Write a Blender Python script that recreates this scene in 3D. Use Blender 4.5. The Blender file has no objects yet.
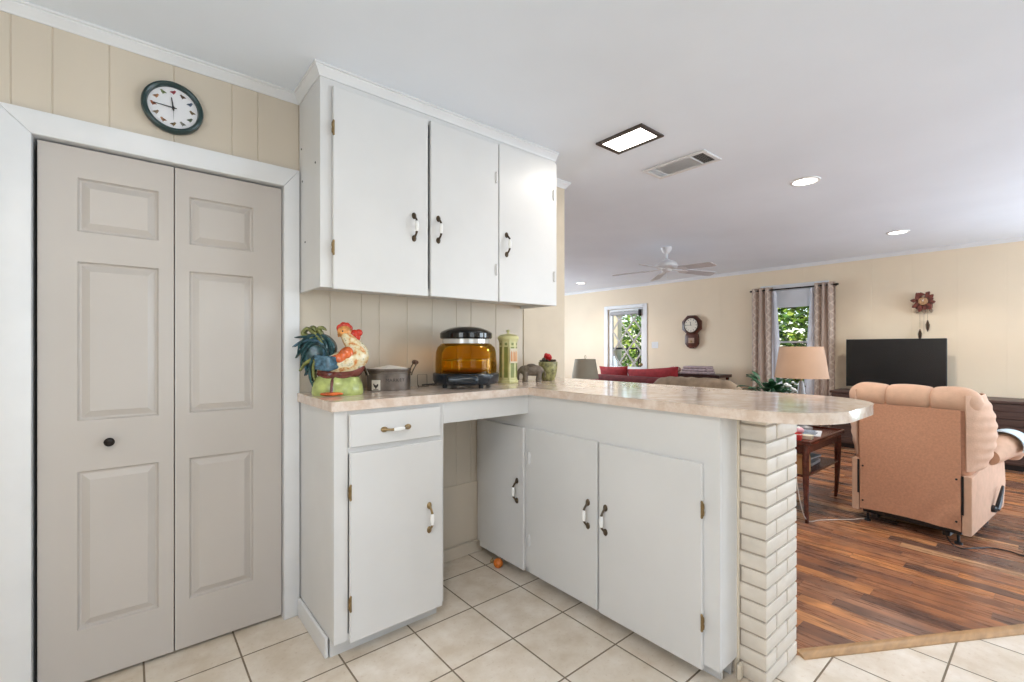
import bpy, bmesh, math, random
from mathutils import Vector, Matrix
SC = bpy.context.scene
COL = SC.collection
PI = math.pi
V = Vector
random.seed(7)

# ------------------------------------------------------------------ camera
FPX, YAW, CY, CAMZ = 458.99, 0.694586, 347.63, 1.30
cd = bpy.data.cameras.new('camera')
cam = bpy.data.objects.new('camera', cd)
COL.objects.link(cam)
cam.location = (0, 0, CAMZ)
cam.rotation_euler = (PI/2, 0, -YAW)
cd.sensor_width = 36
cd.lens = FPX/1024*36
cd.shift_y = (CY-341)/1024
cd.clip_start = 0.05
SC.camera = cam

# ------------------------------------------------------------------ world, sun, lights, exposure
w = bpy.data.worlds.new('world')
SC.world = w
w.use_nodes = True
nt = w.node_tree
bg = nt.nodes['Background']
sky = nt.nodes.new('ShaderNodeTexSky')
sky.sky_type = 'NISHITA'
sky.sun_disc = False
sky.sun_elevation = math.radians(50)
sky.sun_rotation = math.radians(-90)
nt.links.new(sky.outputs[0], bg.inputs[0])
bg.inputs[1].default_value = 0.32

def light(name, kind, loc, energy, color=(1, 1, 1), rot=(0, 0, 0), size=0.2, size_y=None, shape=None, spread=None, blend=0.5, angle=None):
    d = bpy.data.lights.new(name, kind)
    d.energy = energy
    d.color = color
    if kind == 'AREA':
        d.shape = shape or ('RECTANGLE' if size_y else 'SQUARE')
        d.size = size
        if size_y:
            d.size_y = size_y
        if spread:
            d.spread = spread
    elif kind == 'SPOT':
        d.spot_size = spread
        d.spot_blend = blend
        d.shadow_soft_size = size
    elif kind == 'POINT':
        d.shadow_soft_size = size
    elif kind == 'SUN':
        d.angle = math.radians(1)
    o = bpy.data.objects.new(name, d)
    COL.objects.link(o)
    o.location = loc
    o.rotation_euler = rot
    return o

CEIL = 2.535
COOL = (0.75, 0.87, 1.0)
WARM = (1.0, 0.92, 0.83)
s = light('sun', 'SUN', (0, 0, 8), 5.0, (1, 0.96, 0.88))
s.rotation_euler = V((0.62, 0.12, -0.78)).to_track_quat('-Z', 'Y').to_euler()
# area lamps at unseen windows stand in for daylight, most tilted to brighten ceilings
UP = math.radians(28)
light('daylight_kitchen_left', 'AREA', (-1.52, 0.1, 1.55), 19, COOL, (0, -PI/2-UP, 0), 1.1, 1.3)
light('daylight_kitchen_back', 'AREA', (0.6, -3.12, 1.55), 17, COOL, (PI/2+0.1, 0, 0), 1.8, 1.2)
light('fill_living_back', 'AREA', (5.4, -3.12, 1.5), 115, COOL, (PI/2+UP, 0, 0), 2.4, 1.5)  # added fill that brightens the living room ceiling, no known source
light('fill_far_end', 'AREA', (5.0, 8.88, 1.4), 165, COOL, (-PI/2-UP, 0, 0), 1.8, 1.5)  # added fill lamp shining in from the unseen far end
light('daylight_living_right', 'AREA', (7.57, -1.8, 1.25), 115, COOL, (0, PI/2+UP, 0), 1.9, 1.8)
# the kitchen ceiling fixture above the camera
light('kitchen_fixture_light', 'AREA', (-0.15, 0.2, CEIL-0.10), 17, WARM, (0, 0, 0), 0.34)
SC.view_settings.view_transform = 'Standard'
SC.view_settings.look = 'None'
SC.view_settings.gamma = 1
SC.view_settings.use_curve_mapping = False
SC.view_settings.exposure = 0.10

# ------------------------------------------------------------------ materials
def lin(c):
    out = []
    for v in c[:3]:
        v = v/255
        out.append(v/12.92 if v <= 0.04045 else ((v+0.055)/1.055)**2.4)
    return (*out, 1)

class Nodes:
    def __init__(s, mat):
        s.t = mat.node_tree
    def new(s, kind, **kw):
        n = s.t.nodes.new(kind)
        for k, v in kw.items():
            setattr(n, k, v)
        return n
    def link(s, a, b):
        s.t.links.new(a, b)
    def math(s, op, a, b=None, c=None):
        n = s.new('ShaderNodeMath', operation=op)
        for i, x in enumerate((a, b, c)):
            if x is None:
                continue
            if isinstance(x, (int, float)):
                n.inputs[i].default_value = x
            else:
                s.link(x, n.inputs[i])
        return n.outputs[0]
    def mix(s, f, a, b, blend='MIX'):
        n = s.new('ShaderNodeMix', data_type='RGBA', blend_type=blend)
        for sock, x in ((n.inputs[0], f), (n.inputs[6], a), (n.inputs[7], b)):
            if isinstance(x, (int, float)):
                sock.default_value = x
            elif isinstance(x, tuple):
                sock.default_value = x
            else:
                s.link(x, sock)
        return n.outputs[2]
    def ramp(s, f, stops, interp='LINEAR'):
        n = s.new('ShaderNodeValToRGB')
        n.color_ramp.interpolation = interp
        e = n.color_ramp.elements
        while len(e) < len(stops):
            e.new(0.5)
        for i, (p, c) in enumerate(stops):
            e[i].position = p
            e[i].color = c
        s.link(f, n.inputs[0])
        return n.outputs[0]
    def noise(s, scale, detail=3, vec=None, rough=0.5):
        n = s.new('ShaderNodeTexNoise')
        n.inputs['Scale'].default_value = scale
        n.inputs['Detail'].default_value = detail
        n.inputs['Roughness'].default_value = rough
        if vec is not None:
            s.link(vec, n.inputs['Vector'])
        return n.outputs[0]
    def coord(s):
        return s.new('ShaderNodeTexCoord').outputs['Object']
    def scale(s, vec, xyz):
        n = s.new('ShaderNodeMapping')
        n.inputs['Scale'].default_value = xyz
        s.link(vec, n.inputs[0])
        return n.outputs[0]

MATS = {}
def mat(name, rgb, rough=0.5, metal=0.0, var=0.05, vscale=6.0, bump=0.0, bscale=60.0, spec=0.5, coat=0.0, stretch=None, trans=0.0):
    if name in MATS:
        return MATS[name]
    m = bpy.data.materials.new(name)
    m.use_nodes = True
    N = Nodes(m)
    b = m.node_tree.nodes['Principled BSDF']
    b.inputs['Roughness'].default_value = rough
    b.inputs['Metallic'].default_value = metal
    b.inputs['Specular IOR Level'].default_value = spec
    b.inputs['Coat Weight'].default_value = coat
    b.inputs['Coat Roughness'].default_value = 0.08
    b.inputs['Transmission Weight'].default_value = trans
    c = lin(rgb)
    co = N.coord()
    if stretch:
        co = N.scale(co, stretch)
    f = N.noise(vscale, 4, co)
    d = tuple(max(0, x*(1-2*var)) for x in c[:3])+(1,)
    l = tuple(min(1, x*(1+2*var)) for x in c[:3])+(1,)
    N.link(N.ramp(f, [(0.3, d), (0.7, l)]), b.inputs['Base Color'])
    if bump:
        bn = N.new('ShaderNodeBump')
        bn.inputs['Strength'].default_value = bump
        bn.inputs['Distance'].default_value = 0.004
        N.link(N.noise(bscale, 4, co), bn.inputs['Height'])
        N.link(bn.outputs[0], b.inputs['Normal'])
    MATS[name] = m
    return m

def emit(name, rgb, strength):
    m = bpy.data.materials.new(name)
    m.use_nodes = True
    b = m.node_tree.nodes['Principled BSDF']
    b.inputs['Base Color'].default_value = lin(rgb)
    b.inputs['Emission Color'].default_value = lin(rgb)
    b.inputs['Emission Strength'].default_value = strength
    return m

def glass(name, tint=(255, 255, 255), amount=0.10):
    m = bpy.data.materials.new(name)
    m.use_nodes = True
    t = m.node_tree
    N = Nodes(m)
    out = t.nodes['Material Output']
    t.nodes.remove(t.nodes['Principled BSDF'])
    tr = N.new('ShaderNodeBsdfTransparent')
    tr.inputs[0].default_value = lin(tint)
    gl = N.new('ShaderNodeBsdfGlossy')
    gl.inputs['Roughness'].default_value = 0.04
    mx = N.new('ShaderNodeMixShader')
    fr = N.new('ShaderNodeLayerWeight')
    fr.inputs[0].default_value = 0.2
    f = N.math('MULTIPLY_ADD', fr.outputs['Fresnel'], 0.7, amount*0.2)
    N.link(f, mx.inputs[0])
    N.link(tr.outputs[0], mx.inputs[1])
    N.link(gl.outputs[0], mx.inputs[2])
    N.link(mx.outputs[0], out.inputs[0])
    return m

def mat_tile():
    m = bpy.data.materials.new('ceramic_floor_tile')
    m.use_nodes = True
    N = Nodes(m)
    b = m.node_tree.nodes['Principled BSDF']
    co = N.coord()
    sp = N.new('ShaderNodeSeparateXYZ')
    N.link(co, sp.inputs[0])
    T = 0.3182
    u = N.math('MULTIPLY', N.math('SUBTRACT', sp.outputs[0], 1.6353), 1/T)
    v = N.math('MULTIPLY', N.math('SUBTRACT', sp.outputs[1], 2.2098), 1/T)
    def edge(x):
        f = N.math('FRACT', N.math('ADD', x, 50.0))
        return N.math('MINIMUM', f, N.math('SUBTRACT', 1.0, f))
    e = N.math('MINIMUM', edge(u), edge(v))
    g = N.math('LESS_THAN', e, 0.011)
    cmb = N.new('ShaderNodeCombineXYZ')
    N.link(N.math('FLOOR', u), cmb.inputs[0])
    N.link(N.math('FLOOR', v), cmb.inputs[1])
    wn = N.new('ShaderNodeTexWhiteNoise')
    N.link(cmb.outputs[0], wn.inputs[0])
    base = N.ramp(wn.outputs['Value'], [(0, lin((234, 224, 210))), (1, lin((243, 234, 222)))])
    n1 = N.ramp(N.noise(7, 5, co, 0.6), [(0.35, lin((228, 220, 208))), (0.7, lin((255, 255, 255)))])
    base = N.mix(0.9, base, n1, 'MULTIPLY')
    n2 = N.ramp(N.noise(60, 3, co), [(0.60, (1, 1, 1, 1)), (0.75, lin((225, 212, 196)))])
    base = N.mix(0.5, base, n2, 'MULTIPLY')
    N.link(N.mix(g, base, lin((128, 113, 92))), b.inputs['Base Color'])
    r = N.math('MULTIPLY_ADD', g, 0.45, 0.34)
    N.link(r, b.inputs['Roughness'])
    bn = N.new('ShaderNodeBump')
    bn.inputs['Strength'].default_value = 0.5
    bn.inputs['Distance'].default_value = 0.003
    h = N.math('MINIMUM', e, 0.02)
    hh = N.math('MULTIPLY_ADD', N.noise(25, 3, co), 0.004, N.math('MULTIPLY', h, 40.0))
    N.link(hh, bn.inputs['Height'])
    N.link(bn.outputs[0], b.inputs['Normal'])
    return m

def mat_planks():
    m = bpy.data.materials.new('rustic_laminate_planks')
    m.use_nodes = True
    N = Nodes(m)
    b = m.node_tree.nodes['Principled BSDF']
    co = N.coord()
    sp = N.new('ShaderNodeSeparateXYZ')
    N.link(co, sp.inputs[0])
    W, L = 0.088, 0.62
    u = N.math('MULTIPLY', sp.outputs[0], 1/W)
    row = N.math('FLOOR', u)
    wr = N.new('ShaderNodeTexWhiteNoise', noise_dimensions='1D')
    N.link(row, wr.inputs['W'])
    v = N.math('ADD', N.math('MULTIPLY', sp.outputs[1], 1/L), N.math('MULTIPLY', wr.outputs['Value'], 7.0))
    colr = N.math('FLOOR', v)
    cmb = N.new('ShaderNodeCombineXYZ')
    N.link(row, cmb.inputs[0])
    N.link(colr, cmb.inputs[1])
    wn = N.new('ShaderNodeTexWhiteNoise')
    N.link(cmb.outputs[0], wn.inputs[0])
    base = N.ramp(wn.outputs['Value'], [(0.0, lin((104, 70, 50))), (0.2, lin((146, 94, 62))), (0.42, lin((194, 124, 70))), (0.62, lin((164, 112, 78))), (0.82, lin((222, 148, 82))), (1.0, lin((198, 160, 120)))])
    off = N.new('ShaderNodeVectorMath', operation='ADD')
    sc = N.scale(co, (26, 2.6, 1))
    N.link(sc, off.inputs[0])
    N.link(wn.outputs['Color'], off.inputs[1])
    off2 = N.new('ShaderNodeVectorMath', operation='MULTIPLY_ADD')
    N.link(wn.outputs['Color'], off2.inputs[0])
    off2.inputs[1].default_value = (40, 40, 40)
    N.link(sc, off2.inputs[2])
    grain = N.noise(1.0, 6, off2.outputs[0], 0.65)
    gcol = N.ramp(grain, [(0.30, lin((120, 100, 92))), (0.5, lin((215, 205, 196))), (0.68, lin((255, 248, 238)))])
    base = N.mix(0.95, base, gcol, 'MULTIPLY')
    sc2 = N.scale(co, (9, 5, 1))
    dk = N.ramp(N.noise(1.0, 4, sc2, 0.6), [(0.36, lin((120, 104, 98))), (0.55, (1, 1, 1, 1))])
    base = N.mix(0.55, base, dk, 'MULTIPLY')
    fu = N.math('FRACT', u)
    eu = N.math('MINIMUM', fu, N.math('SUBTRACT', 1.0, fu))
    fv = N.math('FRACT', v)
    ev = N.math('MULTIPLY', N.math('MINIMUM', fv, N.math('SUBTRACT', 1.0, fv)), L/W)
    ed = N.math('LESS_THAN', N.math('MINIMUM', eu, ev), 0.014)
    base = N.mix(N.math('MULTIPLY', ed, 0.6), base, lin((48, 30, 24)))
    bc = N.new('ShaderNodeBrightContrast')
    bc.inputs['Bright'].default_value = 0.03
    N.link(base, bc.inputs[0])
    N.link(bc.outputs[0], b.inputs['Base Color'])
    N.link(N.math('MULTIPLY_ADD', grain, 0.16, 0.20), b.inputs['Roughness'])
    b.inputs['Specular IOR Level'].default_value = 0.5
    bn = N.new('ShaderNodeBump')
    bn.inputs['Strength'].default_value = 0.12
    bn.inputs['Distance'].default_value = 0.002
    N.link(grain, bn.inputs['Height'])
    N.link(bn.outputs[0], b.inputs['Normal'])
    return m

def mat_laminate():
    m = bpy.data.materials.new('marbled_laminate')
    m.use_nodes = True
    N = Nodes(m)
    b = m.node_tree.nodes['Principled BSDF']
    co = N.coord()
    wv = N.noise(3.2, 7, co, 0.62)
    base = N.ramp(wv, [(0.32, lin((220, 202, 188))), (0.45, lin((229, 213, 200))), (0.55, lin((232, 218, 206))), (0.68, lin((222, 205, 191)))])
    f = N.ramp(N.noise(14, 6, co, 0.7), [(0.42, lin((226, 212, 200))), (0.6, (1, 1, 1, 1))])
    N.link(N.mix(0.7, base, f, 'MULTIPLY'), b.inputs['Base Color'])
    b.inputs['Roughness'].default_value = 0.09
    b.inputs['Specular IOR Level'].default_value = 0.7
    return m

def mat_paneling(name, rgb, axis, pitch):
    m = bpy.data.materials.new(name)
    m.use_nodes = True
    N = Nodes(m)
    b = m.node_tree.nodes['Principled BSDF']
    co = N.coord()
    sp = N.new('ShaderNodeSeparateXYZ')
    N.link(co, sp.inputs[0])
    u = N.math('MULTIPLY', sp.outputs[axis], 1/pitch)
    f = N.math('FRACT', N.math('ADD', u, 40.0))
    e = N.math('MINIMUM', f, N.math('SUBTRACT', 1.0, f))
    h = N.math('MINIMUM', N.math('MULTIPLY', e, pitch/0.008), 1.0)
    n = N.ramp(N.noise(2.0, 3, co), [(0.3, tuple(x*0.95 for x in lin(rgb)[:3])+(1,)), (0.7, lin(rgb))])
    N.link(n, b.inputs['Base Color'])
    b.inputs['Roughness'].default_value = 0.55
    bn = N.new('ShaderNodeBump')
    bn.inputs['Strength'].default_value = 0.35
    bn.inputs['Distance'].default_value = 0.003
    N.link(h, bn.inputs['Height'])
    N.link(bn.outputs[0], b.inputs['Normal'])
    return m

def mat_trellis(name, a, c, sc=7.0):
    m = bpy.data.materials.new(name)
    m.use_nodes = True
    N = Nodes(m)
    b = m.node_tree.nodes['Principled BSDF']
    co = N.coord()
    sp = N.new('ShaderNodeSeparateXYZ')
    N.link(co, sp.inputs[0])
    y = N.math('MULTIPLY', sp.outputs[1], sc*1.5)
    z = N.math('MULTIPLY', sp.outputs[2], sc)
    wz = N.math('MULTIPLY', N.math('SINE', N.math('MULTIPLY', z, 2*PI)), 0.25)
    f1 = N.math('ABSOLUTE', N.math('SUBTRACT', N.math('FRACT', N.math('ADD', N.math('ADD', y, wz), 60.0)), 0.5))
    f2 = N.math('ABSOLUTE', N.math('SUBTRACT', N.math('FRACT', N.math('ADD', N.math('SUBTRACT', y, wz), 60.0)), 0.5))
    ln = N.math('LESS_THAN', N.math('MINIMUM', f1, f2), 0.07)
    N.link(N.mix(ln, lin(a), lin(c)), b.inputs['Base Color'])
    b.inputs['Roughness'].default_value = 0.9
    return m

WHITE = mat('white_cabinet_paint', (220, 219, 217), 0.38, var=0.015, vscale=3, bump=0.05, bscale=40)
TRIMW = mat('white_trim_paint', (228, 229, 230), 0.35, var=0.015)
DOORP = mat('cream_door_paint', (194, 187, 180), 0.40, var=0.015, vscale=2)
BOARD = mat('cream_board_paint', (210, 198, 180), 0.5, var=0.03, vscale=1.6, bump=0.08, bscale=14, stretch=(1, 1, 0.3))
CEILP = mat('ceiling_paint', (236, 243, 252), 0.75, var=0.015, vscale=1.3)
STUBP = mat('beige_wall_paint', (208, 194, 172), 0.55, var=0.02)
LIVING = mat_paneling('cream_living_paneling', (236, 218, 191), 1, 0.41)
PLAINW = mat('cream_plain_wall', (228, 214, 190), 0.6, var=0.02)
TILE = mat_tile()
PLANK = mat_planks()
LAMIN = mat_laminate()
BRICK = mat('white_painted_brick', (218, 208, 194), 0.5, var=0.03, vscale=9, bump=0.5, bscale=45)
MORTAR = mat('grey_mortar', (172, 160, 146), 0.8, var=0.06, bump=0.4)
OAK = mat('oak_strip', (184, 146, 104), 0.35, var=0.10, vscale=4, stretch=(2, 12, 12))
DARKM = mat('aged_bronze_metal', (92, 80, 66), 0.35, 0.85, var=0.1, vscale=30)
BRASSY = mat('antique_brass', (150, 128, 92), 0.35, 0.85, var=0.15, vscale=40)
PORC = mat('white_porcelain', (246, 245, 242), 0.12, var=0.01)
BLACK = mat('black_plastic', (22, 23, 25), 0.35, var=0.1)
BLACKG = mat('black_gloss', (12, 13, 15), 0.08, var=0.05)
SHADOWIN = mat('unpainted_interior', (120, 108, 94), 0.8, var=0.05)
STEEL = mat('brushed_steel', (190, 190, 188), 0.3, 0.9, var=0.05, vscale=30)
GLASS = glass('window_glass')

# ------------------------------------------------------------------ mesh builder
class MB:
    def __init__(s):
        s.bm = bmesh.new()
    def _add(s, t, mi=0, M=None):
        if M is not None:
            bmesh.ops.transform(t, matrix=M, verts=t.verts)
        for f in t.faces:
            f.material_index = mi
        bmesh.ops.recalc_face_normals(t, faces=t.faces)
        me = bpy.data.meshes.new('tmp')
        t.to_mesh(me)
        t.free()
        s.bm.from_mesh(me)
        bpy.data.meshes.remove(me)
        return s
    def box(s, x0, x1, y0, y1, z0, z1, bev=0.0, mi=0, M=None, seg=1):
        t = bmesh.new()
        bmesh.ops.create_cube(t, size=1)
        sx, sy, sz = x1-x0, y1-y0, z1-z0
        for v in t.verts:
            v.co = V(((v.co.x+.5)*sx+x0, (v.co.y+.5)*sy+y0, (v.co.z+.5)*sz+z0))
        if bev:
            bmesh.ops.bevel(t, geom=t.edges[:], offset=min(bev, .49*min(abs(sx), abs(sy), abs(sz))), segments=seg, affect='EDGES', profile=0.5)
        return s._add(t, mi, M)
    def lathe(s, prof, c=(0, 0, 0), seg=32, mi=0, M=None, sx=1, sy=1):
        t = bmesh.new()
        rings = []
        for r, z in prof:
            if r < 1e-6:
                rings.append([t.verts.new((c[0], c[1], c[2]+z))])
            else:
                rings.append([t.verts.new((c[0]+r*sx*math.cos(2*PI*k/seg), c[1]+r*sy*math.sin(2*PI*k/seg), c[2]+z)) for k in range(seg)])
        for a, b in zip(rings, rings[1:]):
            if len(a) == 1 and len(b) == 1:
                continue
            for k in range(seg):
                k2 = (k+1) % seg
                if len(a) == 1:
                    t.faces.new((a[0], b[k], b[k2]))
                elif len(b) == 1:
                    t.faces.new((a[k], a[k2], b[0]))
                else:
                    t.faces.new((a[k], a[k2], b[k2], b[k]))
        for r in (rings[0], rings[-1]):
            if len(r) > 2 and prof[0] != prof[-1]:
                t.faces.new(r)
        return s._add(t, mi, M)
    def tube(s, pts, rad, seg=10, mi=0, M=None, sub=1, flat=1.0, up=None, closed=False):
        P = [V(p) for p in pts]
        R = rad if isinstance(rad, (list, tuple)) else [rad]*len(P)
        if sub > 1:
            Q, S = [], []
            n = len(P)
            for i in range(n-1):
                p0, p1, p2, p3 = P[max(i-1, 0)], P[i], P[i+1], P[min(i+2, n-1)]
                for k in range(sub):
                    u = k/sub
                    Q.append(0.5*((2*p1)+(p2-p0)*u+(2*p0-5*p1+4*p2-p3)*u*u+(3*p1-p0-3*p2+p3)*u**3))
                    S.append(R[i]*(1-u)+R[i+1]*u)
            Q.append(P[-1]); S.append(R[-1])
            P, R = Q, S
        t = bmesh.new()
        rings = []
        prev = None
        n = len(P)
        for i in range(n):
            if closed:
                d = P[(i+1) % n]-P[i-1]
            else:
                d = P[min(i+1, n-1)]-P[max(i-1, 0)]
            d.normalize()
            if prev is None:
                ref = V(up) if up else (V((0, 0, 1)) if abs(d.z) < .9 else V((1, 0, 0)))
                a = ref-d*ref.dot(d)
            else:
                a = prev-d*prev.dot(d)
            a.normalize()
            prev = a
            bb = d.cross(a)
            rings.append([t.verts.new(P[i]+R[i]*(a*math.cos(2*PI*k/seg)+bb*flat*math.sin(2*PI*k/seg))) for k in range(seg)])
        pairs = list(zip(rings, rings[1:]))
        if closed:
            pairs.append((rings[-1], rings[0]))
        for A, B in pairs:
            for k in range(seg):
                k2 = (k+1) % seg
                t.faces.new((A[k], A[k2], B[k2], B[k]))
        if not closed:
            t.faces.new(rings[0]); t.faces.new(rings[-1])
        return s._add(t, mi, M)
    def ell(s, c, r, rot=None, mi=0, M=None, seg=20):
        t = bmesh.new()
        bmesh.ops.create_uvsphere(t, u_segments=seg, v_segments=max(6, seg//2), radius=1)
        X = Matrix.Translation(c) @ (rot.to_4x4() if rot else Matrix()) @ Matrix.Diagonal((*r, 1))
        bmesh.ops.transform(t, matrix=X, verts=t.verts)
        return s._add(t, mi, M)
    def prism(s, poly, h0, h1, plane='xy', mi=0, M=None, bev=0.0, seg=2):
        t = bmesh.new()
        def p(a, b, h):
            return {'xy': (a, b, h), 'xz': (a, h, b), 'yz': (h, a, b)}[plane]
        A = [t.verts.new(p(a, b, h0)) for a, b in poly]
        B = [t.verts.new(p(a, b, h1)) for a, b in poly]
        n = len(poly)
        t.faces.new(A); t.faces.new(B)
        for k in range(n):
            t.faces.new((A[k], A[(k+1) % n], B[(k+1) % n], B[k]))
        if bev:
            es = [e for e in t.edges if (e.verts[0] in A) == (e.verts[1] in A)]
            bmesh.ops.bevel(t, geom=es, offset=bev, segments=seg, affect='EDGES', profile=0.5)
        return s._add(t, mi, M)
    def sheet(s, fn, nu, nv, th=0.0, mi=0, M=None):
        t = bmesh.new()
        g = [[t.verts.new(fn(i/nu, j/nv)) for j in range(nv+1)] for i in range(nu+1)]
        for i in range(nu):
            for j in range(nv):
                t.faces.new((g[i][j], g[i+1][j], g[i+1][j+1], g[i][j+1]))
        if th:
            bmesh.ops.recalc_face_normals(t, faces=t.faces)
            bmesh.ops.solidify(t, geom=t.faces[:], thickness=th)
        return s._add(t, mi, M)
    def sweep(s, prof, path, mi=0, M=None):
        """profile (out, up) pairs swept along a horizontal polyline, mitred; 'out' is to the left of the path"""
        t = bmesh.new()
        P = [V((a, b)) for a, b, *_ in path]
        z = path[0][2]
        rings = []
        for i in range(len(P)):
            d0 = (P[i]-P[i-1]).normalized() if i else (P[1]-P[0]).normalized()
            d1 = (P[i+1]-P[i]).normalized() if i < len(P)-1 else d0
            n0, n1 = V((-d0.y, d0.x)), V((-d1.y, d1.x))
            m = (n0+n1).normalized()
            m = m/max(0.2, m.dot(n0))
            rings.append([t.verts.new((P[i].x+m.x*o, P[i].y+m.y*o, z+u)) for o, u in prof])
        k = len(prof)
        for A, B in zip(rings, rings[1:]):
            for j in range(k):
                t.faces.new((A[j], A[(j+1) % k], B[(j+1) % k], B[j]))
        t.faces.new(rings[0]); t.faces.new(rings[-1])
        return s._add(t, mi, M)
    def build(s, name, mats, parent=None, world=False, angle=35):
        me = bpy.data.meshes.new(name)
        if world and parent is not None:
            bmesh.ops.translate(s.bm, vec=-V(parent.location), verts=s.bm.verts)
        s.bm.to_mesh(me)
        s.bm.free()
        for m in (mats if isinstance(mats, (list, tuple)) else [mats]):
            me.materials.append(m)
        me.polygons.foreach_set('use_smooth', [True]*len(me.polygons))
        me.set_sharp_from_angle(angle=math.radians(angle))
        o = bpy.data.objects.new(name, me)
        COL.objects.link(o)
        if parent is not None:
            o.parent = parent
        return o

def thing(name, label, cat, loc=(0, 0, 0), rz=0.0, group=None):
    o = bpy.data.objects.new(name, None)
    o.empty_display_size = 0.1
    COL.objects.link(o)
    o.location = loc
    o.rotation_euler = (0, 0, rz)
    return tag(o, label, cat, group)

def tag(o, label, cat, group=None):
    o['label'] = label
    o['category'] = cat
    if group:
        o['group'] = group
    return o

def struct(name, label, cat, mb=None, m=None, loc=None):
    if mb is None:
        o = bpy.data.objects.new(name, None)
        COL.objects.link(o)
        o.location = loc or (0, 0, 0)
    else:
        o = mb.build(name, m)
    o['kind'] = 'structure'
    o['label'] = label
    o['category'] = cat
    return o

def T(x=0, y=0, z=0):
    return Matrix.Translation((x, y, z))
def RZ(a):
    return Matrix.Rotation(a, 4, 'Z')
def RX(a):
    return Matrix.Rotation(a, 4, 'X')
def RY(a):
    return Matrix.Rotation(a, 4, 'Y')

# wall slab split around openings; axis 'x': plane X=const spanning Y; axis 'y': plane Y=const spanning X
def wall(axis, at, th, a0, a1, z0, z1, holes=()):
    mb = MB()
    As = sorted({a0, a1, *[h[0] for h in holes], *[h[1] for h in holes]})
    Zs = sorted({z0, z1, *[h[2] for h in holes], *[h[3] for h in holes]})
    for i in range(len(As)-1):
        for j in range(len(Zs)-1):
            ca, cz = (As[i]+As[i+1])/2, (Zs[j]+Zs[j+1])/2
            if any(h[0] < ca < h[1] and h[2] < cz < h[3] for h in holes):
                continue
            if axis == 'x':
                mb.box(min(at, at+th), max(at, at+th), As[i], As[i+1], Zs[j], Zs[j+1])
            else:
                mb.box(As[i], As[i+1], min(at, at+th), max(at, at+th), Zs[j], Zs[j+1])
    bmesh.ops.remove_doubles(mb.bm, verts=mb.bm.verts, dist=1e-5)
    return mb

# ================================================================== SETTING
XL, XR, YB, YF = -1.6, 7.65, -3.2, 8.95      # room limits
WY = 2.40                                     # kitchen wall face
WEND = 2.508                                  # right end of the kitchen wall

# floors: tile in the kitchen, planks in the living room, meeting at a diagonal oak strip
PIL = (1.857, 2.169, 0.72, 1.04)              # brick pillar footprint
bx_, by_ = 3.60, -0.145
tile_poly = [(XL-.1, YB-.1), (bx_, YB-.1), (bx_, by_), (2.169, 0.715), (2.10, 0.80), (2.10, WY+.02), (0.75, WY+.02), (0.75, 3.3), (-0.6, 3.3), (-0.6, WY+.02), (XL-.1, WY+.02)]
struct('floor', 'beige ceramic tile floor of the kitchen', 'floor', MB().prism(tile_poly, -0.12, 0.0), TILE)
wood_poly = [(bx_, YB-.1), (XR+.2, YB-.1), (XR+.2, YF+.1), (2.10, YF+.1), (2.10, 0.80), (2.169, 0.715), (bx_, by_)]
struct('floor', 'rustic brown laminate plank floor of the living room', 'floor', MB().prism(wood_poly, -0.12, 0.0), PLANK)
d = V((bx_-2.169, by_-0.715, 0)).normalized()
nrm = V((-d.y, d.x, 0))
mb = MB()
p0 = V((2.175, 0.712, 0)) - d*0.002
prof = [(-0.030, 0.0), (0.030, 0.0), (0.030, 0.006), (0.016, 0.012), (-0.016, 0.012), (-0.030, 0.005)]
mb.sweep(prof, [(p0.x, p0.y, 0), (bx_, by_, 0), (bx_, YB, 0)])
struct('trim_1', 'oak transition strip where tile meets plank floor', 'floor trim', mb, OAK)

struct('ceiling', 'smooth pale ceiling over kitchen and living room', 'ceiling', MB().box(XL-.2, XR+.3, YB-.2, YF+.2, CEIL, CEIL+.2), CEILP)

# kitchen back wall of painted boards with a pantry opening
DX0, DX1, DZ = -0.272, 0.566, 2.072
mb = wall('y', WY+0.012, 0.10, XL-.1, WEND, 0, CEIL, [(DX0-.02, DX1+.02, -1, DZ+.02)])
cuts = [XL, -1.35, -1.12, -0.98, -0.78, -0.60, -0.48, -0.327, -0.221, -0.062, 0.144, 0.355, 0.459, 0.64, 0.788, 0.95, 1.05, 1.218, 1.38, 1.55, 1.66, 1.86, 2.10]
for a, b in zip(cuts, cuts[1:]):
    z0 = 0.0
    if b > DX0-.02 and a < DX1+.02:
        z0 = DZ+.02
        if a < DX0-.02:
            mb.box(a, DX0-.02, WY, WY+.013, 0, z0, 0)
        if b > DX1+.02:
            mb.box(DX1+.02, b, WY, WY+.013, 0, z0, 0)
    mb.box(a, b, WY, WY+.013, z0, CEIL, 0.0035)
struct('wall_back', 'cream painted board wall behind the kitchen cabinets', 'wall', mb, BOARD)
struct('wall_partition', 'smooth beige end of the kitchen wall right of the upper cabinet', 'wall', MB().box(2.10, WEND, WY-.006, WY+.012, 0, CEIL, 0.001), STUBP)
struct('wall_hall', 'wall dividing the living room from the rooms behind the kitchen', 'wall', MB().box(2.10, 2.18, WY+.113, YF, 0, CEIL), STUBP)
struct('wall_right', 'cream paneled living room wall with window, door and television', 'wall',
       wall('x', XR, 0.14, YB, YF, 0, CEIL, [(2.20, 2.98, 0.62, 2.19), (5.205, 6.06, -1, 2.085), (-2.75, -0.85, 0.25, 2.2)]), LIVING)
struct('wall_front', 'cream wall behind the camera with three windows', 'wall',
       wall('y', YB, -0.14, XL-.14, XR+.14, 0, CEIL, [(-0.3, 1.5, 0.95, 2.15), (4.2, 6.6, 0.75, 2.25)]), PLAINW)
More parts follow.
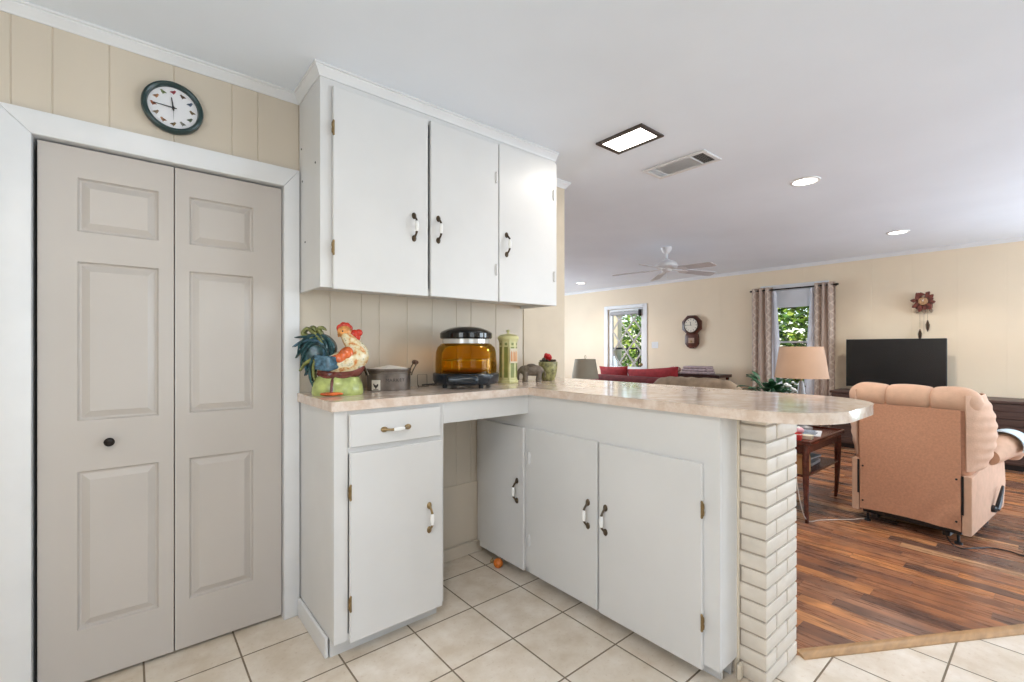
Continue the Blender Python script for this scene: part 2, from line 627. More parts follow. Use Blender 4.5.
struct('wall_left', 'cream kitchen wall left of the camera with a window', 'wall',
       wall('x', XL, -0.14, YB, WY+.1, 0, CEIL, [(-0.55, 0.75, 1.0, 2.1)]), PLAINW)
struct('wall_far', 'cream far end wall of the living room with added window', 'wall',
       wall('y', YF, 0.14, 2.10, XR+.14, 0, CEIL, [(4.1, 5.9, 0.65, 2.15)]), PLAINW)
mb = MB().box(-0.75, -0.65, WY+.11, 3.4, 0, CEIL).box(0.80, 0.90, WY+.11, 3.4, 0, CEIL).box(-0.75, 0.90, 3.3, 3.4, 0, CEIL)
struct('wall_pantry', 'pale walls inside the pantry behind the folding door', 'wall', mb, PLAINW)

# simple framed windows behind the camera
def plain_window(n, axis, at, a0, a1, z0, z1, label):
    r = struct('window_%d' % n, label, 'window', loc=((at, (a0+a1)/2, z0) if axis == 'x' else ((a0+a1)/2, at, z0)))
    f = MB(); g = MB()
    def bb(m, A0, A1, Z0, Z1, t):
        if axis == 'x':
            m.box(at-t, at+t, A0, A1, Z0, Z1, 0.004 if t > .01 else 0)
        else:
            m.box(A0, A1, at-t, at+t, Z0, Z1, 0.004 if t > .01 else 0)
    for A0, A1, Z0, Z1 in ((a0, a0+.05, z0, z1), (a1-.05, a1, z0, z1), (a0+.05, a1-.05, z0, z0+.05), (a0+.05, a1-.05, z1-.05, z1), (a0+.05, a1-.05, (z0+z1)/2-.02, (z0+z1)/2+.02)):
        bb(f, A0, A1, Z0, Z1, .03)
    bb(g, a0+.04, a1-.04, z0+.04, z1-.04, .003)
    f.build('frame', TRIMW, r, True)
    g.build('pane', GLASS, r, True)
    return r
plain_window(2, 'x', XL-.06, -0.55, 0.75, 1.0, 2.1, 'white framed kitchen window in the left wall')
plain_window(3, 'y', YB-.06, -0.3, 1.5, 0.95, 2.15, 'white framed kitchen window behind the camera')
plain_window(4, 'y', YB-.06, 4.2, 6.6, 0.75, 2.25, 'wide unseen window added for light behind the camera')  # opening added to go with the living room fill lamp
plain_window(6, 'x', XR+.06, -2.75, -0.85, 0.25, 2.2, 'large living room window right of the media console')
plain_window(5, 'y', YF+.06, 4.1, 5.9, 0.65, 2.15, 'unseen window added for light in the far end wall')  # invented opening that houses the far end fill lamp

# crown mouldings
CROWN = [(0.0, 0.0), (0.006, 0.0), (0.008, 0.007), (0.012, 0.011), (0.018, 0.022), (0.026, 0.030), (0.027, 0.036), (0.033, 0.038), (0.033, 0.046), (0.0, 0.046)]
def crown(n, path, label, k=1.0):
    z = CEIL-0.046*k
    mb = MB().sweep([(o*k, u*k) for o, u in CROWN], [(x, y, z) for x, y in path])
    struct('trim_%d' % n, label, 'crown moulding', mb, TRIMW)
UC = (0.640, 2.092, 2.078)       # upper cabinet x0, x1, front
crown(2, [(UC[0], WY), (XL, WY)], 'white crown moulding above the pantry door')
crown(3, [(WEND, WY+.112), (WEND, WY-.006), (UC[1]+.002, WY-.006)], 'white crown moulding wrapping the end of the kitchen wall')
crown(4, [(XR, YF), (XR, YB)][::-1], 'white crown moulding along the living room television wall')
# door casing (three mitred boards) of the pantry
CW, CP = 0.088, 0.026
def casing_profile():
    return [(0, 0), (CP*.55, 0), (CP*.75, 0.01), (CP, 0.03), (CP, CW-.006), (CP-.006, CW), (0, CW)]
mb = MB()
y1 = WY-CP
for poly in ([(DX0, 0), (DX0, DZ), (DX0-CW, DZ+CW), (DX0-CW, 0)],
             [(DX0, DZ), (DX1, DZ), (0.636, DZ+CW), (DX0-CW, DZ+CW)],
             [(DX1, DZ), (DX1, 0), (0.6355, 0), (0.6355, DZ+CW)]):
    mb.prism(poly, y1, WY, 'xz', bev=0.004)
for a, b, c, e in ((DX0-.019, DX0, 0, DZ), (DX1, DX1+.019, 0, DZ)):
    mb.box(a, b, WY-.005, WY+.11, c, e)
mb.box(DX0-.019, DX1+.019, WY-.005, WY+.11, DZ, DZ+.019)
struct('trim_5', 'white casing around the pantry folding door', 'door casing', mb, TRIMW)

# ------------------------------------------------------------------ pantry folding door
door = struct('door_1', 'cream six panel folding pantry door', 'door', loc=((DX0+DX1)/2, WY+.02, 0.01))
FY = WY+0.010
def leaf(x0, x1, panels):
    mb = MB()
    TH = 0.034
    xs = sorted({x0, x1, panels[0][0], panels[0][1]})
    zs = sorted({0.014, DZ-.008, *[p[2] for p in panels], *[p[3] for p in panels]})
    px0, px1 = panels[0][0], panels[0][1]
    mb.box(x0, px0, FY, FY+TH, zs[0], zs[-1])
    mb.box(px1, x1, FY, FY+TH, zs[0], zs[-1])
    prev = zs[0]
    for (_, _, a, b) in sorted(panels, key=lambda p: p[2]):
        mb.box(px0, px1, FY, FY+TH, prev, a)
        prev = b
        # sloping recess then raised field
        t = bmesh.new()
        def ring(ins, dep):
            return [t.verts.new((X, FY+dep, Z)) for X, Z in ((px0+ins, a+ins), (px1-ins, a+ins), (px1-ins, b-ins), (px0+ins, b-ins))]
        rs = [ring(0, 0), ring(0.006, 0.012), ring(0.012, 0.013), ring(0.036, 0.001), ring(0.040, 0.001)]
        for A, B in zip(rs, rs[1:]):
            for k in range(4):
                t.faces.new((A[k], A[(k+1) % 4], B[(k+1) % 4], B[k]))
        t.faces.new(rs[-1])
        back = ring(0, TH)
        t.faces.new(back)
        for k in range(4):
            t.faces.new((rs[0][k], rs[0][(k+1) % 4], back[(k+1) % 4], back[k]))
        mb._add(t)
    mb.box(px0, px1, FY, FY+TH, prev, zs[-1])
    return mb
PZ = [(0.217, 0.824), (1.018, 1.630), (1.745, 1.951)]
leaf(-0.260, 0.1435, [(-0.154, 0.093, a, b) for a, b in PZ]).build('door_leaf', DOORP, door, True, 6)
leaf(0.1475, 0.562, [(0.198, 0.442, a, b) for a, b in PZ]).build('door_leaf', DOORP, door, True, 6)
kn = MB().lathe([(0.0, 0.0), (0.011, 0.0), (0.010, 0.006), (0.006, 0.012), (0.008, 0.02), (0.016, 0.027), (0.017, 0.034), (0.012, 0.040), (0, 0.042)], seg=20, M=T(-0.061, FY, 0.932) @ RX(PI/2))
kn.build('door_knob', mat('black_bronze', (45, 40, 38), 0.25, 0.7), door, True)

# baseboards / plywood panel in the knee hole
mb = MB().box(1.15, 1.835, WY-.014, WY, 0, 0.075, 0.004).box(1.15, 1.72, WY-.008, WY, 0.085, 0.452, 0.003)
struct('trim_6', 'cream baseboard and patch panel at the back of the knee hole', 'baseboard', mb, BOARD)
mb = MB()
mb.box(XR-.014, XR, YB, 5.09, 0, 0.09, 0.004)
struct('baseboard_right', 'white baseboard under the television wall', 'baseboard', mb, TRIMW)

# ================================================================== CABINETS
def handle(M):
    mb = MB()
    for sgn in (-1, 1):
        mb.lathe([(0, 0), (0.012, 0), (0.012, 0.003), (0.009, 0.007), (0, 0.009)], seg=16, sy=1.35, M=M @ T(0, 0, sgn*0.056) @ RX(PI/2))
        mb.tube([(0, -0.004, sgn*0.060), (0, -0.012, sgn*0.048), (0, -0.024, sgn*0.036), (0, -0.030, sgn*0.024)], [0.008, 0.0055, 0.005, 0.0065], 10, M=M, sub=4)
    mb.tube([(0, -0.030, -0.025), (0, -0.031, -0.012), (0, -0.0315, 0), (0, -0.031, 0.012), (0, -0.030, 0.025)], [0.007, 0.0095, 0.0102, 0.0095, 0.007], 14, mi=1, M=M, sub=3)
    return mb
def hinge(M):
    mb = MB()
    mb.tube([(0, -0.004, -0.024), (0, -0.004, 0.024)], 0.0045, 10, M=M)
    for z in (-0.028, 0.028):
        mb.ell((0, -0.004, z), (0.0052, 0.0052, 0.007), M=M, seg=10)
    poly = [(0.003, -0.028), (0.008, -0.022), (0.009, -0.008), (0.007, 0), (0.009, 0.008), (0.008, 0.022), (0.003, 0.028)]
    mb.prism(poly, -0.004, -0.0005, 'xz', M=M)
    return mb
HM = [DARKM, PORC]
def cab_door(root, front, a0, a1, z0, z1, hpos, hinges, th=0.019, hinge_side=1, hm=HM, plane='y', name='door', hgm=None):
    """overlay door; plane 'y' faces -Y at Y=front, 'x' faces -X at X=front"""
    if plane == 'y':
        d = MB().box(a0, a1, front, front+th, z0, z1, 0.003).build(name, WHITE, root, True)
        O = lambda a, z: T(a, front, z)
    else:
        d = MB().box(front, front+th, a0, a1, z0, z1, 0.003).build(name, WHITE, root, True)
        O = lambda a, z: T(front, a, z) @ RZ(-PI/2)
    if hpos:
        a, z = hpos
        h = handle(O(a, z))
        bmesh.ops.translate(h.bm, vec=-V(root.location), verts=h.bm.verts)
        h.build('handle', hm, d)
    for a, z in hinges:
        h = hinge(O(a, z) @ Matrix.Diagonal((hinge_side, 1, 1, 1)))
        bmesh.ops.translate(h.bm, vec=-V(root.location), verts=h.bm.verts)
        h.build('hinge', hgm or BRASSY, d)
    return d

# upper cabinet
ux0, ux1, uf = UC
uz0, uz1 = 1.567, CEIL
up = thing('upper_cabinet', 'long white three door wall cabinet reaching the ceiling above the counter', 'cabinet', ((ux0+ux1)/2, WY, uz0))
mb = MB().box(ux0, ux0+.018, uf+.019, WY-.001, uz0, CEIL-.002, 0.002).box(ux1-.018, ux1, uf+.019, WY-.001, uz0, CEIL-.002, 0.002)
mb.box(ux0+.018, ux1-.018, uf+.04, WY-.001, uz0+.022, uz0+.04).box(ux0+.018, ux1-.018, WY-.012, WY-.002, uz0+.03, CEIL-.002)
mb.box(ux0+.018, ux1-.018, uf+.03, WY-.012, 2.0, 2.016)
mb.build('carcass', WHITE, up, True)
mb = MB()
for a, b in ((ux0, ux0+.05), (1.600, 1.640), (ux1-.045, ux1)):
    mb.box(a, b, uf+.0005, uf+.019, uz0, CEIL-.002)
for a, b in ((ux0+.05, 1.600), (1.640, ux1-.045)):
    mb.box(a, b, uf+.0005, uf+.019, 2.44, CEIL-.002).box(a, b, uf+.0005, uf+.019, uz0+.003, uz0+.03)
mb.build('face_frame', WHITE, up, True)
cab_door(up, uf-.019, 0.690, 1.163, 1.560, 2.459, (1.083, 1.897), [(0.690, 2.27), (0.690, 1.742)], hinge_side=-1)
cab_door(up, uf-.019, 1.178, 1.616, 1.562, 2.459, (1.221, 1.907), [(1.598, 2.265), (1.598, 1.742)], hinge_side=-1, hgm=WHITE)
cab_door(up, uf-.019, 1.622, 2.086, 1.564, 2.465, (1.674, 1.894), [(2.056, 2.262), (2.060, 1.748)], hinge_side=-1, hgm=WHITE)
mb = MB().sweep([(-o, u) for o, u in CROWN], [(ux0, WY-.002, CEIL-.0465), (ux0, uf, CEIL-.0465), (ux1, uf, CEIL-.0465)])
mb.build('crown_moulding', TRIMW, up, True)
for (y, z) in ((2.145, 2.13), (2.345, 2.10), (2.30, 1.80), (2.36, 2.26)):
    MB().lathe([(0, 0), (0.005, 0), (0.004, 0.002), (0, 0.003)], seg=10, M=T(ux0, y, z) @ RY(-PI/2)).build('screw', mat('dark_screw', (60, 58, 56), 0.4, 0.8), up, True)

# left base cabinet with drawer
CT0, CT1 = 1.040, 1.080          # countertop
bx0, bx1, bf = 0.640, 1.158, 1.905
bc = thing('base_cabinet', 'white base cabinet with one drawer above one door left of the knee hole', 'cabinet', ((bx0+bx1)/2, (bf+WY)/2, 0))
mb = MB().box(bx0, bx0+.018, bf+.019, WY-.001, 0.082, CT0-.001, 0.002).box(bx1-.018, bx1, bf+.019, WY-.001, 0.082, CT0-.001).box(bx1-.018, bx1, bf+.081, WY-.001, 0, 0.082)
mb.box(bx0+.018, bx1-.018, bf+.03, WY-.015, 0.085, 0.10).box(bx0+.018, bx1-.018, WY-.012, WY-.002, 0.1, CT0-.001)
mb.build('carcass', WHITE, bc, True)
mb = MB()
mb.box(bx0, bx0+.058, bf, bf+.019, 0.082, CT0-.001, 0.001).box(bx1-.030, bx1, bf, bf+.019, 0.082, CT0-.001, 0.001)
mb.box(bx0+.058, bx1-.030, bf, bf+.019, 0.856, 0.884).box(bx0+.058, bx1-.030, bf, bf+.019, 0.082, 0.11).box(bx0+.058, bx1-.030, bf, bf+.019, 1.015, CT0-.001)
mb.build('face_frame', WHITE, bc, True)
mb = MB().box(bx1, 1.705, bf, bf+.019, 0.935, CT0-.001, 0.001)
mb.box(1.29, 1.31, bf+.019, WY-.02, 1.0, CT0-.001).build('apron', WHITE, bc, True)
MB().box(bx0+.005, bx1-.002, bf+.062, bf+.08, 0, 0.083).build('toe_kick', WHITE, bc, True)
mb = MB().box(bx0-.015, bx0-.0005, bf+.062, WY-.03, 0, 0.088, 0.004)
mb.build('baseboard', TRIMW, bc, True)
cab_door(bc, bf-.019, 0.701, 1.143, 0.074, 0.862, (1.070, 0.510), [(0.701, 0.700), (0.701, 0.240)], hinge_side=-1, hm=[BRASSY, PORC])
dr = MB().box(0.699, 1.131, bf-.019, bf, 0.884, 1.022, 0.003).build('drawer', WHITE, bc, True)
h = handle(T(0.905, bf-.019, 0.945) @ RY(PI/2))
bmesh.ops.translate(h.bm, vec=-V(bc.location), verts=h.bm.verts)
h.build('handle', [BRASSY, PORC], dr)

# peninsula cabinet
pf, py0, py1, pb = 1.706, 0.826, WY-.003, 1.848
pc = thing('peninsula_cabinet', 'white peninsula cabinet with three doors ending beside the brick pillar', 'cabinet', ((pf+pb)/2, 1.6, 0))
mb = MB().box(pf+.019, pb, py0, py0+.018, 0.075, CT0-.001, 0.002).box(pb-.012, pb, py0+.018, py1, 0.0, CT0-.001)
mb.box(pf+.02, pb-.012, py0+.018, py1, 0.08, 0.095).box(pf+.02, pb-.012, 1.91, 1.93, 0.1, CT0-.001)
mb.build('carcass', WHITE, pc, True)
mb = MB()
for a, b in ((py0, 0.905), (1.385, 1.415), (1.86, 1.945), (2.345, py1)):
    mb.box(pf, pf+.019, a, b, 0.075, CT0-.001)
for a, b in ((0.905, 1.385), (1.415, 1.86), (1.945, 2.345)):
    mb.box(pf, pf+.019, a, b, 0.835, CT0-.001).box(pf, pf+.019, a, b, 0.075, 0.10)
mb.build('face_frame', WHITE, pc, True)
MB().box(pf+.07, pf+.085, py0+.03, py1, 0, 0.08).build('toe_kick', WHITE, pc, True)
pd = pf-.019
cab_door(pc, pd, 0.888, 1.390, 0.060, 0.853, (1.351, 0.504), [(0.885, 0.679), (0.885, 0.245)], plane='x', hinge_side=1)
cab_door(pc, pd, 1.402, 1.880, 0.064, 0.857, (1.456, 0.503), [(1.876, 0.692), (1.876, 0.241)], plane='x', hinge_side=1, hgm=WHITE)
cab_door(pc, pd, 1.925, 2.345, 0.056, 0.853, (1.980, 0.490), [], plane='x')
mb = MB().box(pb-.001, pb+.007, py0-.008, py0+.012, 0.0, CT0-.002, 0.003)
mb.box(pb-.030, pb+.006, py0-.024, py0-.006, 0, 0.065, 0.008)
mb.build('corner_strip', mat('cream_strip', (214, 202, 182), 0.5), pc, True)

# brick pillar: mortar core + running bond courses
bp = thing('brick_pillar', 'white painted brick pillar holding up the round end of the counter', 'pillar', ((PIL[0]+PIL[1])/2, (PIL[2]+PIL[3])/2, 0))
MB().box(PIL[0]+.006, PIL[1]-.006, PIL[2]+.006, PIL[3]-.006, 0, CT0-.001).build('mortar', MORTAR, bp, True)
mb = MB()
ch, jt = 0.0625, 0.007
zc, k = 0.004, 0
rnd = random.Random(3)
while zc < CT0-.012:
    z1 = min(zc+ch-jt, CT0-.003)
    x0, x1, y0, y1_ = PIL
    dpt = 0.095
    def br(a, b, c, e):
        j = lambda: rnd.uniform(-.0012, .0012)
        mb.box(a+j(), b+j(), c+j(), e+j(), zc, z1, 0.0045, seg=2)
    if k % 2 == 0:
        br(x0, x0+.205, y0, y0+dpt); br(x0+.205+jt, x1, y0, y0+dpt)
        br(x0, x0+.1, y0+dpt+jt, y1_); br(x1-.1, x1, y0+dpt+jt, y1_)
    else:
        br(x0, x0+.098, y0, y0+.205); br(x0+.098+jt, x1, y0, y0+dpt)
        br(x0, x0+.1, y0+.205+jt, y1_); br(x1-.1, x1, y0+dpt+jt, y1_)
    zc += ch
    k += 1
mb.build('brick', BRICK, bp, True)

# low wall backing the peninsula on the living room side
struct('wall_peninsula', 'low beige wall behind the peninsula cabinet', 'wall', MB().box(pb+.009, 2.098, PIL[3]+.001, WY-.008, 0, CT0-.001, 0.001), STUBP)

# countertop
def arc(cx, cy, r, a0, a1, n):
    return [(cx+r*math.cos(math.radians(a0+(a1-a0)*i/n)), cy+r*math.sin(math.radians(a0+(a1-a0)*i/n))) for i in range(n+1)]
ix, iy = 1.682, 1.878
ye, xe = 0.468, 2.445
poly = [(0.6365, WY-.001), (0.622, WY-.001), (0.622, iy), (ix, iy)]
poly = [(0.622, iy), (ix, iy)]
rr = 0.26
poly += arc(ix+rr, ye+rr, rr, 180, 270, 14)
poly += arc(xe-rr, ye+rr, rr, 270, 360, 14)
poly += [(xe, WY-.008), (0.640, WY-.008), (0.640, WY-.030), (0.622, WY-.030)]
ct = thing('countertop', 'L shaped pink marbled laminate countertop with rounded peninsula end', 'countertop', (1.7, 1.6, CT0))
MB().prism(poly, CT1-.003, CT1, bev=0.001, seg=1).build('top_sheet', LAMIN, ct, True, 25)
def inset(poly, dd):
    P = [V(p) for p in poly]; out = []
    n = len(P)
    for i in range(n):
        a, b, c = P[i-1], P[i], P[(i+1) % n]
        d0, d1 = (b-a).normalized(), (c-b).normalized()
        n0, n1 = V((-d0.y, d0.x)), V((-d1.y, d1.x))
        m = (n0+n1).normalized()
        m = m/max(.3, m.dot(n0))
        out.append(tuple(b+m*dd))
    return out
MB().prism(inset(poly, 0.001), CT0, CT1-.003).build('edge_band', LAMIN, ct, True, 25)

# ================================================================== THINGS ON THE COUNTER
# --- ceramic rooster
RO = [mat('rooster_teal', (44, 74, 78), 0.18, var=0.35, vscale=40), mat('rooster_cream', (226, 210, 170), 0.18, var=0.12, vscale=30),
      mat('rooster_red', (196, 52, 34), 0.18, var=0.15, vscale=30), mat('rooster_orange', (206, 100, 50), 0.2, var=0.25, vscale=35),
      mat('rooster_maroon', (112, 58, 50), 0.2, var=0.2, vscale=30), mat('rooster_lime', (168, 178, 108), 0.2, var=0.2, vscale=22),
      mat('rooster_olive', (128, 132, 78), 0.2, var=0.25, vscale=40), mat('rooster_blue', (70, 104, 124), 0.18, var=0.3, vscale=60)]
ROB = bpy.data.materials.new('rooster_body_glaze')
ROB.use_nodes = True
N_ = Nodes(ROB)
N_.link(N_.ramp(N_.noise(30, 3, N_.coord(), 0.6), [(0.36, lin((206, 128, 66))), (0.46, lin((226, 206, 158))), (0.58, lin((236, 226, 200))), (0.68, lin((150, 150, 104)))]), ROB.node_tree.nodes['Principled BSDF'].inputs['Base Color'])
ROB.node_tree.nodes['Principled BSDF'].inputs['Roughness'].default_value = 0.2
ro = thing('rooster_figurine', 'glazed ceramic rooster with dark teal tail standing on a lime green mound', 'figurine', (0.752, 2.182, CT1), -0.50)
SCL = 1/1750.0
def q(px, py, y=0.0):          # crop pixel of the close view -> local metres
    return ((px-385)*SCL, y, (636-py)*SCL)
mb = MB()
mb.tube([q(235, 430), q(300, 400), q(390, 385), q(480, 365), q(540, 320), (q(530, 270)[0], 0, q(530, 270)[2]), q(490, 210), q(455, 160), q(440, 120)],
        [0.030, 0.052, 0.068, 0.076, 0.066, 0.055, 0.041, 0.032, 0.024], 20, sub=5, flat=0.82, up=(0, 1, 0))
mb.build('body', ROB, ro)
mb = MB().ell(q(440, 122), (0.034, 0.028, 0.030))
mb.tube([q(420, 125), q(398, 140), q(390, 165)], [0.014, 0.010, 0.002], 10, sub=3)
hd = mb.build('head', mat('rooster_face', (232, 150, 84), 0.2, var=0.25, vscale=40), ro)
mb = MB()
for (x, y, r) in ((405, 92, .018), (430, 78, .020), (455, 76, .017), (476, 92, .015)):
    mb.ell(q(x, y), (r, 0.008, r*1.1))
mb.build('comb', RO[2], ro)
mb = MB().ell(q(515, 135), (0.021, 0.014, 0.019)).ell(q(550, 128), (0.018, 0.013, 0.017)).ell(q(537, 160), (0.016, 0.012, 0.021))
mb.build('wattle', RO[2], ro)
for sy in (-1, 1):
    MB().ell(q(430, 118, sy*0.025), (0.0045, 0.003, 0.0045), seg=10).build('eye', BLACKG, ro)
# wing : overlapping scales from orange to blue
mb = MB()
for sy in (-1, 1):
    mb.ell(q(460, 320, sy*0.054), (0.034, 0.020, 0.046), Matrix.Rotation(0.4, 3, 'Y'), mi=0)
    for k in range(4):
        mb.ell(q(430-22*k, 345+8*k, sy*(0.062-0.004*k)), (0.034, 0.010, 0.026), Matrix.Rotation(0.35, 3, 'Y'), mi=0 if k < 2 else 1)
    for k in range(6):
        mb.tube([q(420, 335+12*k, sy*0.062), q(335, 345+14*k, sy*0.066), q(225, 315+20*k, sy*0.052)], [0.008, 0.015, 0.004], 8, mi=1, sub=4, flat=.5)
mb.build('wing', [RO[3], RO[7]], ro)
mb = MB()
mb.tube([q(240, 440), q(320, 465), q(420, 470), q(520, 440), q(575, 385)], [0.022, 0.034, 0.038, 0.034, 0.02], 14, sub=4, flat=1.5)
mb.build('belly', RO[4], ro)
# tail : sickle feathers sweeping up, over and down to the left
mb = MB()
rt_ = random.Random(5)
feathers = [
    ([(300, 400), (345, 290), (320, 190), (240, 165), (150, 220), (110, 320)], 0),
    ([(290, 390), (360, 260), (300, 165), (200, 150), (110, 210), (85, 300)], 0),
    ([(290, 400), (310, 290), (250, 220), (170, 240), (120, 330), (110, 420)], 0),
    ([(280, 410), (280, 320), (225, 270), (170, 320), (140, 400), (150, 470)], 7),
    ([(270, 410), (250, 340), (205, 330), (180, 400), (180, 490), (205, 575)], 0),
    ([(260, 420), (232, 370), (205, 390), (205, 470), (225, 545)], 6),
    ([(300, 380), (300, 230), (230, 150), (150, 160), (60, 170)], 0),
    ([(290, 380), (280, 240), (200, 190), (120, 200), (45, 245)], 7),
    ([(290, 390), (260, 270), (180, 230), (110, 270), (62, 335)], 0),
    ([(270, 260), (190, 170), (120, 140), (150, 95), (190, 130)], 6),
    ([(280, 230), (230, 150), (180, 110), (200, 85), (225, 120)], 6),
    ([(290, 220), (260, 140), (240, 100), (270, 90), (295, 110)], 6),
    ([(260, 400), (200, 350), (140, 380), (95, 440)], 6),
    ([(260, 410), (210, 390), (160, 430), (130, 480)], 0)]
for L, mi in feathers:
    for sy in (-1, 1):
        yo = rt_.uniform(0.006, 0.026)*sy
        n = len(L)
        mb.tube([q(a, b, yo*(0.5+0.5*i/(n-1))) for i, (a, b) in enumerate(L)], [0.014]+[0.019-0.002*i for i in range(n-2)]+[0.004], 8, mi={0: 0, 7: 1, 6: 2}[mi], sub=5, flat=0.55, up=(0, 1, 0))
mb.ell(q(230, 300), (0.075, 0.024, 0.085), mi=0)
mb.build('tail', [RO[0], RO[7], RO[6]], ro)
# mound base, stalk and feet
mb = MB()
mb.lathe([(0, 0), (0.112, 0), (0.116, 0.012), (0.112, 0.045), (0.098, 0.078), (0.07, 0.096), (0, 0.100)], seg=36, sy=0.72)
mb.build('mound', RO[5], ro)
mb = MB()
mb.tube([q(360, 628, -0.082), q(362, 560, -0.080), q(365, 510, -0.066), q(380, 450, -0.03)], [0.008, 0.006, 0.008, 0.02], 12, sub=4)
for s2 in (-1, 1):
    mb.tube([q(385, 475, -0.058), (q(385+s2*60, 0)[0], -0.060, q(0, 490)[2]), (q(385+s2*135, 0)[0], -0.035, q(0, 470)[2])], [0.010, 0.007, 0.004], 10, sub=4)
mb.build('leg', RO[4], ro)
mb = MB()
mb.ell(q(330, 618, -0.080), (0.032, 0.014, 0.008)).ell(q(395, 618, -0.080), (0.032, 0.014, 0.008)).ell(q(362, 618, -0.088), (0.02, 0.012, 0.008))
mb.build('foot', RO[3], ro)

# --- oval metal bucket
TIN = mat('galvanised_tin', (116, 106, 98), 0.45, 0.7, var=0.16, vscale=14)
DWOOD = mat('dark_turned_wood', (84, 52, 36), 0.45, var=0.2, vscale=20)
tn = thing('oval_tin_bucket', 'oval grey tin bucket with wooden grips between the ceramic rooster and the black cooker', 'bucket', (1.040, 2.250, CT1), -0.25)
A, B, Hh = 0.112, 0.070, 0.112
mb = MB()
mb.lathe([(0, 0), (A*.97, 0), (A*.98, 0.004), (A*.99, 0.085), (A*1.03, 0.087), (A*1.03, 0.091), (A*.995, 0.094), (A, 0.101), (A*1.03, 0.104), (A*1.03, Hh), (A*.99, Hh), (A*.97, 0.09), (A*.95, 0.012), (0, 0.010)], seg=48, sy=B/A)
mb.build('tub', TIN, tn)
for s2 in (-1, 1):
    g = MB()
    x = s2*(A*1.0)
    g.tube([(x*0.97, -.034, 0.075), (x*1.04, -.036, 0.100), (x*1.20, -.038, 0.135), (x*1.22, -.030, 0.142), (x*1.22, .030, 0.142), (x*1.20, .038, 0.135), (x*1.04, .036, 0.100), (x*0.97, .034, 0.075)], 0.0038, 8, sub=3)
    hb = g.build('bail', DARKM, tn)
    MB().tube([(x*1.22, -0.040, 0.142), (x*1.22, -0.024, 0.142), (x*1.22, 0, 0.142), (x*1.22, 0.024, 0.142), (x*1.22, 0.040, 0.142)], [0.009, 0.012, 0.0125, 0.012, 0.009], 12, sub=3).build('grip', DWOOD, hb)
lin_ = MB().sheet(lambda u, v: ((A*0.93*v*math.cos(2*PI*u)), (B*0.93*v*math.sin(2*PI*u)), 0.108+0.022*(1-v)+0.005*math.sin(7*u*2*PI+v*5)*v), 40, 6, 0.002)
lin_.build('cloth_lining', mat('white_cloth', (232, 224, 212), 0.9, bump=0.4), tn)
def text_mesh(body, size, depth, M, name, m, parent, spacing=1.0):
    c = bpy.data.curves.new('txt', 'FONT')
    c.body = body
    c.size = size
    c.extrude = depth
    c.align_x = 'CENTER'
    c.space_character = spacing
    o = bpy.data.objects.new('txt', c)
    COL.objects.link(o)
    dg = bpy.context.evaluated_depsgraph_get()
    dg.update()
    me = bpy.data.meshes.new_from_object(o.evaluated_get(dg))
    bpy.data.objects.remove(o)
    bpy.data.curves.remove(c)
    me.name = name
    me.transform(M)
    me.materials.clear()
    me.materials.append(m)
    ob = bpy.data.objects.new(name, me)
    COL.objects.link(ob)
    ob.parent = parent
    return ob
INK = mat('dark_stamped_ink', (58, 50, 46), 0.6)
for i, chh in enumerate('MARKET'):
    ang = -PI/2 + (i-2.0)*0.155 + 0.12
    px, py = A*.994*math.cos(ang), B*.994*math.sin(ang)
    nx, ny = math.cos(ang)/A, math.sin(ang)/B
    rot = math.atan2(ny, nx)+PI/2
    text_mesh(chh, 0.024, 0.0006, T(px, py, 0.046) @ RZ(rot) @ RX(PI/2), 'letter', INK, tn)
# enamel badge with a hen outline
pl = MB()
ang = -PI/2-0.72
px, py = A*1.0*math.cos(ang), B*1.0*math.sin(ang)
rot = math.atan2(math.sin(ang)/B, math.cos(ang)/A)+PI/2
Mb = T(px, py, 0.004) @ RZ(rot)
pl.box(-0.022, 0.022, -0.0035, 0, 0.0, 0.052, 0.001, M=Mb)
bdg = pl.build('badge', mat('cream_enamel', (222, 214, 200), 0.4), tn)
hen = [(-.014, .032), (-.010, .036), (-.006, .028), (.002, .026), (.009, .034), (.013, .030), (.010, .020), (.004, .014), (.002, .008), (-.002, .008), (-.004, .014), (-.010, .020)]
MB().prism(hen, -0.0045, -0.003, 'xz', M=Mb).box(-.013, .013, -.0045, -.003, .003, .006, M=Mb).build('hen_mark', INK, bdg)

# --- wire stand
ws = thing('wire_stand', 'small bare wire stand right of the oval tin bucket', 'stand', (1.262, 2.30, CT1), -0.4)
mb = MB()
mb.tube([(-0.026, 0, 0.004), (-0.026, 0.01, 0.068), (0.026, 0.01, 0.068), (0.026, 0, 0.004)], 0.0016, 6)
mb.tube([(-0.026, 0, 0.0025), (-0.026, -0.05, 0.0025), (-0.026, -0.054, 0.016)], 0.0016, 6)
mb.tube([(0.026, 0, 0.0025), (0.026, -0.05, 0.0025), (0.026, -0.054, 0.016)], 0.0016, 6)
mb.tube([(-0.026, -0.02, 0.0025), (0.026, -0.02, 0.0025)], 0.0016, 6)
tag(mb.build('tmp', DARKM), '', '')
o = bpy.data.objects['tmp']; o.name = 'wire_frame'; o.parent = ws
for k_ in ('label', 'category'):
    del o[k_]

